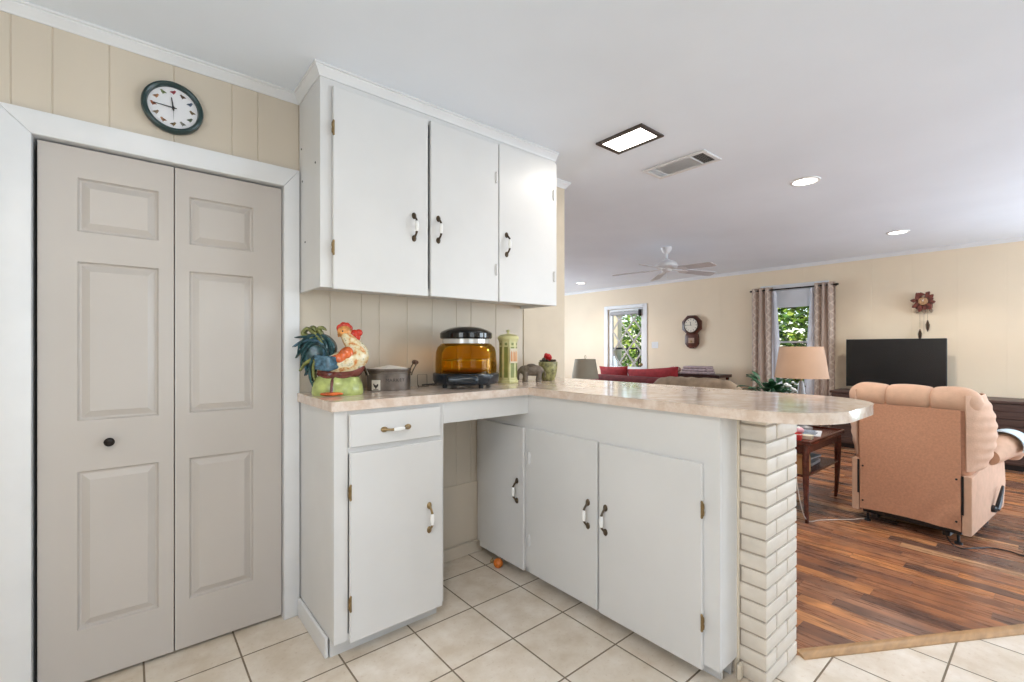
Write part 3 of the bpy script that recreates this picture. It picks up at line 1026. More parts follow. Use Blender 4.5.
# --- countertop oven with amber dome
ov = thing('dome_cooker', 'round countertop cooker with amber see through dome and black top', 'cooker', (1.462, 2.160, CT1), -0.70)
BASEB = mat('dark_blue_black_plastic', (26, 34, 42), 0.22, var=0.1)
mb = MB()
mb.lathe([(0, 0.018), (0.165, 0.018), (0.180, 0.026), (0.186, 0.040), (0.186, 0.074), (0.180, 0.080), (0, 0.080)], seg=48)
mb.box(-0.085, 0.085, -0.205, -0.10, 0.022, 0.076, 0.02, seg=3)
mb.build('base', BASEB, ov)
for a in (0.6, 2.2, 3.9, 5.4):
    MB().lathe([(0, 0), (0.012, 0), (0.014, 0.020), (0, 0.020)], (0.145*math.cos(a), 0.145*math.sin(a), 0), 14).build('foot', BLACK, ov)
AMB = glass('amber_dome', (249, 224, 138), 0.0)
mb = MB()
mb.lathe([(0.168, 0.081), (0.169, 0.12), (0.166, 0.19), (0.158, 0.218), (0.140, 0.236), (0.122, 0.243), (0.122, 0.246), (0.142, 0.240), (0.161, 0.221), (0.170, 0.192), (0.173, 0.12), (0.172, 0.081), (0.168, 0.081)], seg=56)
mb.build('dome', AMB, ov)
mb = MB().lathe([(0, 0.086), (0.13, 0.086), (0.135, 0.092), (0.12, 0.098), (0, 0.098)], seg=40)
mb.build('liner_pan', mat('amber_pan', (120, 82, 34), 0.4, 0.2), ov)
mb = MB().tube([(0.13*math.cos(2*PI*k/40), 0.13*math.sin(2*PI*k/40), 0.150) for k in range(40)], 0.003, 6, closed=True)
for k in range(-5, 6):
    h2 = math.sqrt(max(0, 0.13**2-(k*0.023)**2))
    mb.tube([(k*0.023, -h2, 0.150), (k*0.023, h2, 0.150)], 0.0022, 6)
for a in (0.3, 2.4, 4.5):
    mb.tube([(0.125*math.cos(a), 0.125*math.sin(a), 0.150), (0.125*math.cos(a), 0.125*math.sin(a), 0.098)], 0.003, 6)
mb.build('rack', STEEL, ov)
MB().lathe([(0.118, 0.2435), (0.132, 0.2435), (0.132, 0.268), (0.118, 0.268), (0.118, 0.2435)], seg=48).build('steam_ring', mat('clear_ring', (205, 204, 200), 0.15, 0.2), ov)
mb = MB().lathe([(0, 0.262), (0.112, 0.262), (0.142, 0.270), (0.147, 0.276), (0.147, 0.300), (0.140, 0.308), (0.122, 0.318), (0.09, 0.330), (0.05, 0.337), (0, 0.339)], seg=48)
mb.build('power_head', BLACKG, ov)
mb = MB().tube([(0.10, 0.17, 0.03), (0.02, 0.205, 0.02), (-0.10, 0.20, 0.004), (-0.20, 0.14, 0.004), (-0.26, 0.06, 0.004)], 0.0035, 8, sub=6)
mb.build('power_cord', BLACK, ov)

# --- tall yellow-green canister
cn = thing('tall_canister', 'tall narrow yellow green ceramic canister with lid in the counter corner', 'canister', (1.822, 2.225, CT1), -0.15)
CG = mat('yellow_green_glaze', (212, 208, 150), 0.3, var=0.05, vscale=20)
CGD = mat('olive_green_glaze', (132, 140, 72), 0.35, var=0.1, vscale=20)
def ngon(r, n, ph=0):
    return [(r*math.cos(ph+2*PI*k/n), r*math.sin(ph+2*PI*k/n)) for k in range(n)]
mb = MB().prism(ngon(0.064, 8, PI/8), 0, 0.018, bev=0.003).prism(ngon(0.057, 8, PI/8), 0.016, 0.265).prism(ngon(0.061, 8, PI/8), 0.256, 0.270, bev=0.002)
mb.build('body', CG, cn)
mb = MB()
ap = 0.057*math.cos(PI/8)
for k in range(8):
    M_ = RZ(k*PI/4) @ T(ap, 0, 0)
    mb.box(-0.001, 0.0015, -0.012, 0.012, 0.035, 0.225, M=M_)
    mb.box(-0.001, 0.0015, -0.008, 0.008, 0.234, 0.250, M=M_)
mb.build('window_panel', CGD, cn)
mb = MB()
Ml = RZ(-PI/2+0.12) @ T(ap+.003, 0, 0)
mb.box(0, 0.003, -0.030, 0.030, 0.125, 0.215, 0.001, mi=0, M=Ml)
for k, (yy, c_) in enumerate(((-0.019, 1), (-0.006, 2), (0.007, 1), (0.019, 2))):
    mb.prism([(yy-.005, 0.135), (yy+.005, 0.135), (yy+.004, 0.19), (yy+.001, 0.202), (yy-.004, 0.188)], 0.003, 0.0042, 'yz', mi=c_, M=Ml)
mb.build('picture_label', [mat('label_cream', (226, 214, 186), 0.5), mat('label_orange', (214, 140, 80), 0.5), mat('label_peach', (226, 172, 120), 0.5)], cn)
mb = MB().lathe([(0, 0.270), (0.066, 0.270), (0.068, 0.278), (0.064, 0.290), (0.05, 0.300), (0.02, 0.305), (0.008, 0.308), (0.006, 0.314), (0.013, 0.322), (0.010, 0.330), (0, 0.334)], seg=32)
mb.build('lid', CG, cn)

# --- elephant figurine
EK = 0.92
el = thing('elephant_figurine', 'small grey brown elephant figurine between the tall canister and the flower pot', 'figurine', (2.000, 2.205, CT1), -0.62)
ELM = mat('grey_carved_stone', (112, 100, 88), 0.7, var=0.18, vscale=40, bump=0.5, bscale=60)
mb = MB()
mb.tube([(0.075, 0, 0.060), (0.055, 0, 0.074), (0.01, 0, 0.080), (-0.03, 0, 0.078), (-0.052, 0, 0.078)], [0.020, 0.036, 0.040, 0.036, 0.026], 18, sub=5)
mb.ell((-0.062, 0, 0.082), (0.026, 0.026, 0.028))
mb.tube([(-0.078, 0, 0.080), (-0.092, 0, 0.062), (-0.094, 0, 0.035), (-0.088, 0, 0.012)], [0.016, 0.012, 0.009, 0.006], 12, sub=4)
mb.build('body', ELM, el)
for x in (-0.045, 0.050):
    for yy in (-0.022, 0.022):
        MB().tube([(x, yy, 0.070), (x+.003, yy, 0.035), (x, yy, 0.0)], [0.021, 0.016, 0.018], 12, sub=3).build('leg', ELM, el)
for sy in (-1, 1):
    MB().ell((-0.040, sy*0.028, 0.084), (0.024, 0.006, 0.030), Matrix.Rotation(sy*0.35, 3, 'Z')).build('ear', ELM, el)
MB().tube([(0.092, 0, 0.075), (0.098, 0, 0.05), (0.094, 0, 0.03)], [0.004, 0.003, 0.004], 8, sub=3).build('tail', ELM, el)
MB().ell((0.0, 0, 0.112), (0.036, 0.030, 0.014)).build('saddle', mat('dark_carved_stone', (92, 82, 72), 0.7, var=0.2, vscale=40), el)

for c_ in el.children:
    c_.data.transform(Matrix.Scale(EK, 4))

# --- flower pot
pt = thing('flower_pot', 'small mottled green glazed pot holding a red flower near the counter wall end', 'flower pot', (2.170, 2.225, CT1), 0)
mb = MB().lathe([(0, 0), (0.040, 0), (0.046, 0.006), (0.058, 0.05), (0.064, 0.10), (0.064, 0.122), (0.060, 0.126), (0.056, 0.122), (0.055, 0.095), (0, 0.092)], seg=36)
mb.build('pot', mat('mottled_green_glaze', (142, 138, 92), 0.3, var=0.28, vscale=45), pt)
MB().lathe([(0, 0.1), (0.054, 0.1), (0.05, 0.108), (0, 0.112)], seg=24).build('soil', mat('dark_soil', (58, 44, 34), 0.9, bump=1), pt)
fl = MB()
for k in range(10):
    a = k*2.4; r = 0.010+0.002*(k % 3)
    fl.ell((-0.012+r*math.cos(a), -0.01+r*math.sin(a), 0.150+0.004*(k % 5)), (0.014, 0.011, 0.019), Matrix.Rotation(a, 3, 'Z') @ Matrix.Rotation(0.5, 3, 'Y'), seg=12)
fl.tube([(-0.012, -0.01, 0.105), (-0.012, -0.01, 0.145)], 0.003, 8, mi=1)
fl.build('red_flower', [mat('red_petal', (188, 26, 30), 0.45, var=0.2, vscale=60), mat('dark_leaf', (52, 58, 40), 0.5, var=0.2)], pt)
lf = MB()
rl = random.Random(2)
for k in range(14):
    a = rl.uniform(0, 2*PI); r = rl.uniform(.02, .045)
    lf.ell((r*math.cos(a), r*math.sin(a), 0.118+rl.uniform(0, .022)), (0.017, 0.011, 0.006), Matrix.Rotation(a, 3, 'Z') @ Matrix.Rotation(rl.uniform(-.8, .3), 3, 'Y'), seg=10)
lf.ell((-0.048, -0.01, 0.140), (0.013, 0.013, 0.015), seg=12)
lf.build('foliage', mat('brown_green_leaf', (66, 56, 44), 0.6, var=0.3, vscale=50), pt)

# --- orange ball and scrap under the corner door
tag(MB().ell((0, 0, 0.028), (0.028, 0.028, 0.028), seg=28).build('ball', mat('orange_rubber', (206, 112, 36), 0.4, var=0.12, vscale=40)), 'small orange ball on the tiles under the corner cabinet door', 'ball').location = (1.672, 2.135, 0)
o = MB().ell((0, 0, 0.013), (0.013, 0.011, 0.013), seg=16).lathe([(0, 0), (0.006, 0), (0.005, 0.030), (0, 0.032)], (0.004, 0, 0), 10).build('cork_stopper', mat('pale_cork', (176, 152, 112), 0.7, var=0.2, vscale=50))
tag(o, 'tiny pale stopper on the tiles beside the orange ball', 'stopper').location = (1.680, 2.205, 0)

# ================================================================== WALL CLOCK WITH BIRDS
ck = thing('wall_clock', 'round dark green rimmed wall clock with birds for hours above the pantry door', 'clock', (0.140, WY, 2.302))
Mw = RX(PI/2)
R_ = 0.106
mb = MB().lathe([(0, 0), (R_*.96, 0), (R_, 0.008), (R_, 0.022), (R_*.97, 0.032), (R_*.90, 0.036), (R_*.83, 0.032), (R_*.80, 0.022), (R_*.80, 0.014), (0, 0.014)], seg=56, M=Mw)
mb.build('rim', mat('dark_green_rim', (30, 56, 56), 0.3), ck)
fc = MB().lathe([(0, 0.0142), (R_*.80, 0.0142), (R_*.80, 0.0165), (0, 0.0165)], seg=48, M=Mw).build('face', mat('clock_face_white', (232, 232, 234), 0.4, var=0.01), ck)
birdcols = [(150, 60, 70), (90, 66, 48), (80, 96, 120), (110, 90, 60), (96, 110, 84), (120, 120, 110), (128, 104, 66), (150, 110, 80), (140, 120, 96), (150, 84, 50), (158, 112, 74), (120, 132, 88)]
for k in range(12):
    a = PI/2-k*PI/6
    cx, cz = 0.066*math.cos(a), 0.066*math.sin(a)
    sgn = -1 if k % 2 else 1
    bird = [(-.012, -.002), (-.006, .003), (.000, .005), (.004, .009), (.008, .008), (.011, .005), (.008, .003), (.007, -.002), (.003, -.006), (.001, -.010), (-.001, -.006), (-.005, -.004)]
    mbb = MB().prism([(sgn*x, z) for x, z in bird][::sgn], -0.0178, -0.0166, 'xz', M=T(cx, 0, cz))
    mbb.prism([(sgn*x, z) for x, z in ((-.006, .002), (0, .004), (.002, .0), (-.004, -.002))][::sgn], -0.0184, -0.0178, 'xz', mi=1, M=T(cx, 0, cz))
    c_ = birdcols[k]
    mbb.build('bird_picture', [mat('bird_tone_%d' % k, c_, 0.6, var=0.15, vscale=90), mat('bird_wing_tone_%d' % k, tuple(int(v*.6) for v in c_), 0.6)], fc)
def hand(name, ang, L, wd, y, m):
    Mh = RY(-ang)
    MB().prism([(-wd*.7, -0.012), (wd*.7, -0.012), (wd, 0.0), (wd*.5, L), (-wd*.5, L), (-wd, 0)], y-.0012, y, 'xz', M=T(0, 0, 0) @ RY(ang)).build(name, m, ck)
hand('hour_hand', math.radians(-8), 0.042, 0.003, -0.0195, BLACK)
hand('minute_hand', math.radians(-88), 0.066, 0.0022, -0.0212, BLACK)
hand('second_hand', math.radians(178), 0.050, 0.0007, -0.0228, BLACK)
MB().lathe([(0, 0.016), (0.005, 0.016), (0.005, 0.024), (0, 0.025)], seg=16, M=Mw).build('hub', BLACK, ck)

# ================================================================== CEILING FIXTURES
LAMPW = emit('lit_diffuser', (255, 250, 240), 6.0)
sq = thing('square_ceiling_light', 'lit square recessed ceiling light with dark bronze frame near the upper cabinet', 'ceiling light', (2.271, 1.643, CEIL))
fx, fy = 0.112, 0.163
mb = MB()
for (a, b, c, e) in ((-fx, -fx+.028, -fy, fy), (fx-.028, fx, -fy, fy), (-fx+.028, fx-.028, -fy, -fy+.028), (-fx+.028, fx-.028, fy-.028, fy)):
    mb.box(a, b, c, e, -0.012, -0.0005, 0.003)
mb.build('frame', mat('bronze_frame', (86, 78, 72), 0.4, 0.5), sq)
MB().box(-fx+.026, fx-.026, -fy+.026, fy-.026, -0.008, -0.001).build('diffuser', LAMPW, sq)
light('square_fixture_light', 'AREA', (2.271, 1.643, CEIL-.02), 4, WARM, (0, 0, 0), 0.16, 0.26)

vn = thing('ceiling_vent', 'white rectangular air vent in the ceiling beside the square light', 'vent', (2.859, 1.653, CEIL))
vx, vy = 0.115, 0.228
mb = MB()
for (a, b, c, e) in ((-vx, -vx+.03, -vy, vy), (vx-.03, vx, -vy, vy), (-vx+.03, vx-.03, -vy, -vy+.03), (-vx+.03, vx-.03, vy-.03, vy)):
    mb.box(a, b, c, e, -0.010, -0.0005, 0.004)
mb.build('frame', TRIMW, vn)
MB().box(-vx+.03, vx-.03, -vy+.03, vy-.03, -0.0015, -0.0005).build('duct_backing', mat('pale_duct', (236, 236, 236), 0.8), vn)
mb = MB()
for k in range(8):
    x = -vx+.040+k*(2*vx-.08)/7
    mb.box(-.0095, .0095, -vy+.115, vy-.08, -.0008, .0008, M=T(x, 0, -.006) @ RY(-0.28))
mb.box(-vx+.03, vx-.03, -vy+.110, -vy+.118, -.010, -.001).box(-vx+.03, vx-.03, vy-.085, vy-.078, -.010, -.001)
mb.build('long_louvers', TRIMW, vn)
MB().box(-vx+.032, vx-.032, -vy+.032, -vy+.108, -.0030, -.0016).build('duct_shade_sheet', mat('painted_duct_shade', (48, 46, 44), 0.8), vn)  # dark sheet painted as the shade inside the duct
mb = MB()
for k in range(6):
    mb.box(-vx+.032, vx-.032, -.0014, .0014, -.0055, -.0040, M=T(0, -vy+.040+k*.012, 0))
for k in range(5):
    mb.box(-.0014, .0014, -vy+.032, -vy+.108, -.0040, -.0031, M=T(-vx+.055+k*.030, 0, 0))
mb.build('end_louvers', mat('grey_grille', (120, 118, 114), 0.6), vn)
mb = MB()
for k in range(4):
    mb.box(-vx+.032, vx-.032, -.001, .001, -.007, .007, M=T(0, vy-.074+k*.012, -.006) @ RX(-1.0))
mb.build('end_louvers', TRIMW, vn)

cans = [(3.846, 1.223, 'round recessed ceiling light nearest the vent'), (6.305, 1.128, 'round recessed ceiling light above the television side'), (6.627, 5.895, 'round recessed ceiling light in the far corner above the glazed door'),
        (6.6, 3.6, None), (3.95, 5.9, None), (4.0, -1.5, None)]
TRIMR = mat('can_trim_white', (238, 238, 236), 0.4)
for i, (x, y, lb) in enumerate(cans):
    if lb:
        r = thing('recessed_light', lb, 'ceiling light', (x, y, CEIL), 0, 'round recessed ceiling lights')
        MB().lathe([(0.075, -0.0005), (0.098, -0.0005), (0.096, -0.006), (0.078, -0.008), (0.075, -0.0005)], seg=40).build('trim_ring', TRIMR, r)
        MB().lathe([(0, -0.0005), (0.076, -0.0005), (0.074, -0.0045), (0, -0.006)], seg=40).build('lens', LAMPW, r)
        light('can_light', 'SPOT', (x, y, CEIL-.012), 100 if i < 2 else 80, WARM, (0, 0, 0), 0.06, spread=math.radians(150), blend=0.8)

# ceiling fan
fan = thing('ceiling_fan', 'white five blade ceiling fan in the living room', 'ceiling fan', (5.088, 3.130, CEIL))
FANW = mat('fan_white', (226, 226, 228), 0.35)
BLW = mat('fan_blade_white', (206, 206, 210), 0.45)
MB().lathe([(0, -0.0005), (0.062, -0.0005), (0.066, -0.010), (0.060, -0.035), (0.036, -0.070), (0.024, -0.078), (0, -0.078)], seg=36).build('canopy', FANW, fan)
MB().tube([(0, 0, -0.07), (0, 0, -0.16)], 0.014, 16).build('downrod', FANW, fan)
MB().lathe([(0, -0.150), (0.03, -0.150), (0.06, -0.165), (0.115, -0.190), (0.130, -0.215), (0.128, -0.240), (0.105, -0.258), (0.07, -0.268), (0.06, -0.290), (0.045, -0.300), (0, -0.302)], seg=40).build('motor_housing', FANW, fan)
camR = V((math.cos(YAW), -math.sin(YAW)))
camF = V((math.sin(YAW), math.cos(YAW)))
for k in range(5):
    a = math.radians(-59+72*k)
    dd = camR*math.cos(a)+camF*math.sin(a)
    az = math.atan2(dd.y, dd.x)
    Mf = RZ(az) @ T(0, 0, -0.268) @ RY(0.055)
    Mp = Mf @ RX(-0.22)
    pl_ = [(0.20, -0.050), (0.24, -0.058), (0.62, -0.068), (0.655, -0.055), (0.665, 0), (0.655, 0.055), (0.62, 0.068), (0.24, 0.058), (0.20, 0.050)]
    bl = MB().prism(pl_, -0.004, 0.004, bev=0.002, seg=1, M=Mp).build('blade', BLW, fan)
    mb = MB().box(0.08, 0.19, -0.012, 0.012, -0.004, 0.003, 0.002, M=Mf)
    mb.prism([(0.16, -0.02), (0.25, -0.04), (0.29, -0.02), (0.29, 0.02), (0.25, 0.04), (0.16, 0.02)], -0.009, -0.0045, M=Mp)
    mb.build('blade_iron', FANW, bl)
mb = MB().tube([(0.02, 0, -0.300), (0.02, 0, -0.36)], 0.0012, 6).ell((0.02, 0, -0.365), (0.005, 0.005, 0.009), seg=10)
mb.build('pull_chain', FANW, fan)

# kitchen fixture above the camera (lights the kitchen)
kf = thing('kitchen_ceiling_light', 'square flush kitchen ceiling light above the camera', 'ceiling light', (-0.15, 0.2, CEIL))
MB().box(-.30, .30, -.30, .30, -.03, -.0005, 0.006).build('frame', TRIMW, kf)
MB().box(-.27, .27, -.27, .27, -.085, -.03, 0.02, seg=3).build('diffuser', emit('kitchen_diffuser', (255, 248, 236), 2.0), kf)

# ================================================================== TELEVISION WALL
# window with glass
wn_ = struct('window_1', 'living room window between patterned curtains looking onto green foliage', 'window', loc=(XR+.06, 2.59, 0.62))
mb = MB()
for (a, b, c, e) in ((2.20, 2.245, .62, 2.19), (2.935, 2.98, .62, 2.19), (2.245, 2.935, .62, .665), (2.245, 2.935, 2.145, 2.19), (2.245, 2.935, 1.37, 1.40)):
    mb.box(XR+.04, XR+.09, a, b, c, e, 0.004)
mb.build('frame', TRIMW, wn_, True)
MB().box(XR+.062, XR+.068, 2.24, 2.94, .66, 2.15).build('pane', GLASS, wn_, True)
MB().box(XR-.03, XR+.04, 2.16, 3.02, .595, .62, 0.004).build('sill', TRIMW, wn_, True)
mb = MB()
for (a, b, c, e) in ((2.13, 2.20, .55, 2.26), (2.98, 3.05, .55, 2.26), (2.20, 2.98, 2.19, 2.26), (2.20, 2.98, .52, .594)):
    mb.box(XR-.016, XR-.0005, a, b, c, e, 0.003)
mb.build('casing', TRIMW, wn_, True)
SHD = mat('grey_blue_shade_fabric', (226, 231, 238), 0.85, var=0.02)
shd = thing('window_shade', 'pale grey roller shade pulled a little way down the living room window', 'window shade', (XR+.02, 2.59, 2.18))
MB().tube([(XR+.02, 2.21, 2.165), (XR+.02, 2.97, 2.165)], 0.020, 16).build('roll', SHD, shd, True)
MB().box(XR+.000, XR+.003, 2.185, 2.965, 1.925, 2.165).build('fabric', SHD, shd, True)
MB().box(XR-.004, XR+.007, 2.185, 2.965, 1.908, 1.926, 0.003).build('bottom_bar', SHD, shd, True)

ROD = mat('black_rod', (38, 34, 32), 0.4, 0.6)
rodx = XR-.085
rd = thing('curtain_rod', 'thin dark curtain rod above the living room window', 'curtain rod', (rodx, 2.595, 2.185))
MB().tube([(rodx, 2.03, 2.185), (rodx, 3.145, 2.185)], 0.009, 12).build('rod', ROD, rd, True)
for yy in (2.015, 3.158):
    MB().lathe([(0, -0.022), (0.012, -0.02), (0.016, 0), (0.012, 0.02), (0, 0.022)], (0, 0, 0), 14, M=T(rodx, yy, 2.185) @ RX(PI/2)).build('finial', ROD, rd, True)
for yy in (2.055, 3.125):
    MB().tube([(rodx, yy, 2.185), (XR-.001, yy, 2.185)], 0.006, 8).lathe([(0, 0), (0.02, 0), (0.018, 0.006), (0, 0.006)], seg=14, M=T(XR-.001, yy, 2.185) @ RY(-PI/2)).build('bracket', ROD, rd, True)
TREL = mat_trellis('taupe_trellis_fabric', (182, 162, 148), (202, 185, 170), 4.2)
LINING = mat('white_curtain_lining', (214, 216, 224), 0.9)
def curtain(y0, y1, inner, label, nf):
    r = thing('curtain', label, 'curtain', (rodx, (y0+y1)/2, 0.02), 0, 'trellis curtains at the living room window')
    rr2 = random.Random(int(y0*100))
    ph = rr2.uniform(0, 1)
    def fn(u, v):
        spread = 1.0+0.12*(1-v)
        yc = (y0+y1)/2
        y = yc+(y0+(y1-y0)*u-yc)*spread + 0.006*math.sin(v*5+u*9)
        x = rodx+0.034*math.sin(2*PI*nf*u+ph)*(0.85+.25*(1-v)*math.sin(u*7))
        return (x, y, 0.02+2.205*v)
    mb = MB().sheet(fn, 72, 14, 0.003)
    mb.build('panel', TREL, r, True, 60)
    yi0 = y1 if inner > 0 else y0
    def fl(u, v):
        return (rodx+0.006+0.02*math.sin(u*7), yi0+inner*(0.17*u*(1.1-v*.75)-.005), 0.03+2.13*v)
    MB().sheet(fl, 12, 10, 0.002).build('lining', LINING, r, True, 60)
    for k in range(2*nf):
        u = (k+.5)/(2*nf)
        y = y0+(y1-y0)*u
        MB().tube([(rodx+0.019*math.cos(2*PI*j/16), y, 2.185+0.019*math.sin(2*PI*j/16)) for j in range(16)], 0.003, 6, closed=True).build('grommet', STEEL, r, True)
curtain(2.855, 3.150, -1, 'taupe trellis curtain left of the living room window', 3)
curtain(2.040, 2.285, 1, 'taupe trellis curtain right of the living room window beside the television', 3)

# glazed exterior door with diamond lattice
d2 = struct('door_2', 'white exterior door with diamond lattice window', 'door', loc=(XR+.05, 5.63, 0))
y0, y1, gz0, gz1 = 5.21, 6.055, 0.92, 2.035
gy0, gy1 = 5.245, 5.985
mb = MB()
for (a, b, c, e) in ((y0, gy0+.02, 0.01, 2.08), (gy1-.02, y1, 0.01, 2.08), (gy0+.02, gy1-.02, 0.01, gz0), (gy0+.02, gy1-.02, gz1, 2.08)):
    mb.box(XR+.02, XR+.064, a, b, c, e, 0)
mb.build('slab', TRIMW, d2, True)
MB().box(XR+.036, XR+.041, gy0, gy1, gz0-.01, gz1+.01).build('pane', GLASS, d2, True)
mb = MB()
n_, W_, Hh_ = 2.0, gy1-gy0-.04, gz1-gz0
def lat(pa, pb):
    A_, B_ = V(pa), V(pb)
    mb.tube([(XR+.028, A_.x, A_.y), (XR+.028, B_.x, B_.y)], 0.008, 4, flat=2.4, up=(1, 0, 0))
cell_w, cell_h = W_/2, Hh_/2.55
import itertools
for sgn in (-1, 1):
    for k in range(-6, 9):
        # line: z = gz0 + cell_h*( sgn*(y-g)/cell_w + k )
        pts = []
        for y_ in (gy0+.02, gy1-.02):
            pts.append((y_, gz0+cell_h*(sgn*(y_-gy0-.02)/cell_w+k-0.35)))
        (ya, za), (yb, zb) = pts
        if za > zb:
            (ya, za), (yb, zb) = (yb, zb), (ya, za)
        if zb <= gz0 or za >= gz1:
            continue
        f = lambda z: ya+(yb-ya)*(z-za)/(zb-za)
        if za < gz0:
            ya2, za2 = f(gz0), gz0
        else:
            ya2, za2 = ya, za
        if zb > gz1:
            yb2, zb2 = f(gz1), gz1
        else:
            yb2, zb2 = yb, zb
        if abs(zb2-za2) > .03:
            lat((ya2, za2), (yb2, zb2))
mb.build('lattice', mat('lead_grey_came', (176, 172, 168), 0.5), d2, True)
mb = MB()
for (a, b, c, e) in ((5.115, 5.205, 0, 2.155), (6.06, 6.15, 0, 2.155), (5.205, 6.06, 2.085, 2.155)):
    mb.box(XR-.018, XR-.0005, a, b, c, e, 0.004)
mb.build('casing', TRIMW, d2, True)
mb = MB().lathe([(0, 0), (0.028, 0), (0.026, 0.006), (0.010, 0.012), (0.010, 0.03), (0.024, 0.042), (0.022, 0.06), (0, 0.066)], seg=18, M=T(XR+.02, 5.26, 0.97) @ RY(-PI/2))
mb.build('knob', BRASSY, d2, True)
ds = thing('door_shade', 'grey roller shade rolled up at the top of the lattice door', 'window shade', (XR, 5.62, 1.96))
MB().tube([(XR-.022, 5.29, 1.99), (XR-.022, 5.96, 1.99)], 0.036, 18).build('roll', mat('grey_roll_fabric', (176, 178, 182), 0.85), ds, True)
MB().box(XR-.06, XR+.019, 5.262, 5.285, 1.92, 2.05, 0.004).build('bracket', BLACK, ds, True)

sw = thing('light_switch', 'white double light switch plate right of the lattice door', 'light switch', (XR, 4.95, 1.35))
MB().box(XR-.006, XR, 4.88, 5.02, 1.29, 1.41, 0.003).build('plate', TRIMW, sw, True)
for yy in (4.925, 4.975):
    MB().box(XR-.016, XR-.006, yy-.005, yy+.005, 1.338, 1.362, 0.002).build('toggle', TRIMW, sw, True)

# pendulum wall clock
WALN = mat('walnut_case', (82, 42, 28), 0.35, var=0.2, vscale=10, stretch=(1, 1, 0.25))
DIAL = mat('ivory_dial', (228, 220, 204), 0.5, var=0.03)
pcx, pcy, pcz = XR, 4.185, 1.695
pk = thing('pendulum_clock', 'dark wooden octagonal pendulum clock on the living room wall', 'clock', (pcx, pcy, pcz))
def on_wall():           # local x right(in view) -> -Y ; y up ; depth -> -X
    return T(pcx, pcy, pcz) @ Matrix(((0, 0, -1, 0), (-1, 0, 0, 0), (0, 1, 0, 0), (0, 0, 0, 1)))
W0 = on_wall()
oct_ = ngon(0.185, 8, PI/8)
mb = MB().prism(oct_, 0.0, 0.07, M=W0, bev=0.008)
mb.build('head_case', WALN, pk, True)
mb = MB()
mb.prism([(-0.105, -0.15), (-0.120, -0.20), (-0.120, -0.33), (-0.075, -0.385), (0.075, -0.385), (0.120, -0.33), (0.120, -0.20), (0.105, -0.15)], 0.0, 0.060, M=W0, bev=0.006)
mb.build('drop_case', WALN, pk, True)
MB().lathe([(0.120, 0.069), (0.146, 0.069), (0.142, 0.080), (0.130, 0.084), (0.122, 0.078), (0.120, 0.069)], seg=44, M=W0).build('bezel', mat('dark_bezel', (60, 32, 22), 0.3), pk, True)
dl = MB().lathe([(0, 0.0695), (0.122, 0.0695), (0.122, 0.073), (0, 0.073)], seg=44, M=W0).build('dial', DIAL, pk, True)
mb = MB()
for k in range(12):
    a = k*PI/6
    mb.box(-.004, .004, 0.090, 0.112, 0.0731, 0.0742, M=W0 @ RZ(a))
mb.bm.verts.ensure_lookup_table()
bmesh.ops.translate(mb.bm, vec=-V(pk.location), verts=mb.bm.verts)
mb.build('hour_marks', BLACK, dl)
MB().box(-.004, .004, -.01, .065, 0.0745, 0.0757, M=W0 @ RZ(0.2)).build('hour_hand', BLACK, pk, True)
MB().box(-.003, .003, -.01, .095, 0.076, 0.0772, M=W0 @ RZ(1.55)).build('minute_hand', BLACK, pk, True)
MB().box(-.055, .055, -0.315, -0.225, 0.0602, 0.064, 0.001, M=W0).build('pendulum_window', mat('pale_window', (176, 150, 132), 0.15), pk, True)
MB().lathe([(0, 0.064), (0.022, 0.064), (0.020, 0.068), (0, 0.069)], (0, 0, 0), 20, M=W0 @ T(0, -0.285, 0)).build('pendulum_bob', BRASSY, pk, True)
MB().prism([(-.07, -.386), (-.03, -.41), (.03, -.41), (.07, -.386)], 0.005, 0.05, M=W0).build('base_finial', WALN, pk, True)

# cuckoo clock
CK1 = mat('carved_red_brown', (104, 46, 34), 0.5, var=0.3, vscale=30)
CK2 = mat('carved_grey_brown', (150, 132, 112), 0.6, var=0.2, vscale=30)
ccx, ccy, ccz = XR, 1.108, 1.875
cu = thing('cuckoo_clock', 'carved brown cuckoo clock with leaves and two pine cone weights above the television', 'clock', (ccx, ccy, ccz))
W1 = T(ccx, ccy, ccz) @ Matrix(((0, 0, -1, 0), (-1, 0, 0, 0), (0, 1, 0, 0), (0, 0, 0, 1)))
mb = MB().prism([(-.075, -.09), (.075, -.09), (.075, .03), (0, .10), (-.075, .03)], 0, 0.09, M=W1, bev=0.004)
mb.build('case', WALN, cu, True)
def leafp(L, w_):
    return [(0, 0), (w_*.6, L*.2), (w_*.45, L*.3), (w_, L*.5), (w_*.6, L*.6), (w_*.55, L*.8), (0, L), (-w_*.55, L*.8), (-w_*.6, L*.6), (-w_, L*.5), (-w_*.45, L*.3), (-w_*.6, L*.2)]
rk = random.Random(6)
for k in range(17):
    a = -PI/2+(k+.5)*2*PI/17 if k else 0
    a = k*2*PI/17
    rr_ = .042+.016*(k % 2)
    x, y = rr_*math.sin(a), rr_*math.cos(a)*1.25
    MB().prism(leafp(.056+.014*rk.random(), .026), 0.086+.004*(k % 3), 0.104+.004*(k % 3), M=W1 @ T(x, y, 0) @ RZ(-a+rk.uniform(-.7, .7)), bev=0.003, seg=1).build('carved_leaf', CK1, cu, True)
MB().lathe([(0, 0.090), (0.044, 0.090), (0.046, 0.112), (0.036, 0.116), (0.034, 0.112), (0, 0.112)], seg=32, M=W1).build('dial', mat('carved_dial', (176, 136, 96), 0.5, var=0.2, vscale=60), cu, True)
MB().box(-.0025, .0025, -.004, .022, .1125, .114, M=W1 @ RZ(.4)).build('hour_hand', PORC, cu, True)
MB().box(-.002, .002, -.004, .032, .1145, .116, M=W1 @ RZ(-.3)).build('minute_hand', PORC, cu, True)
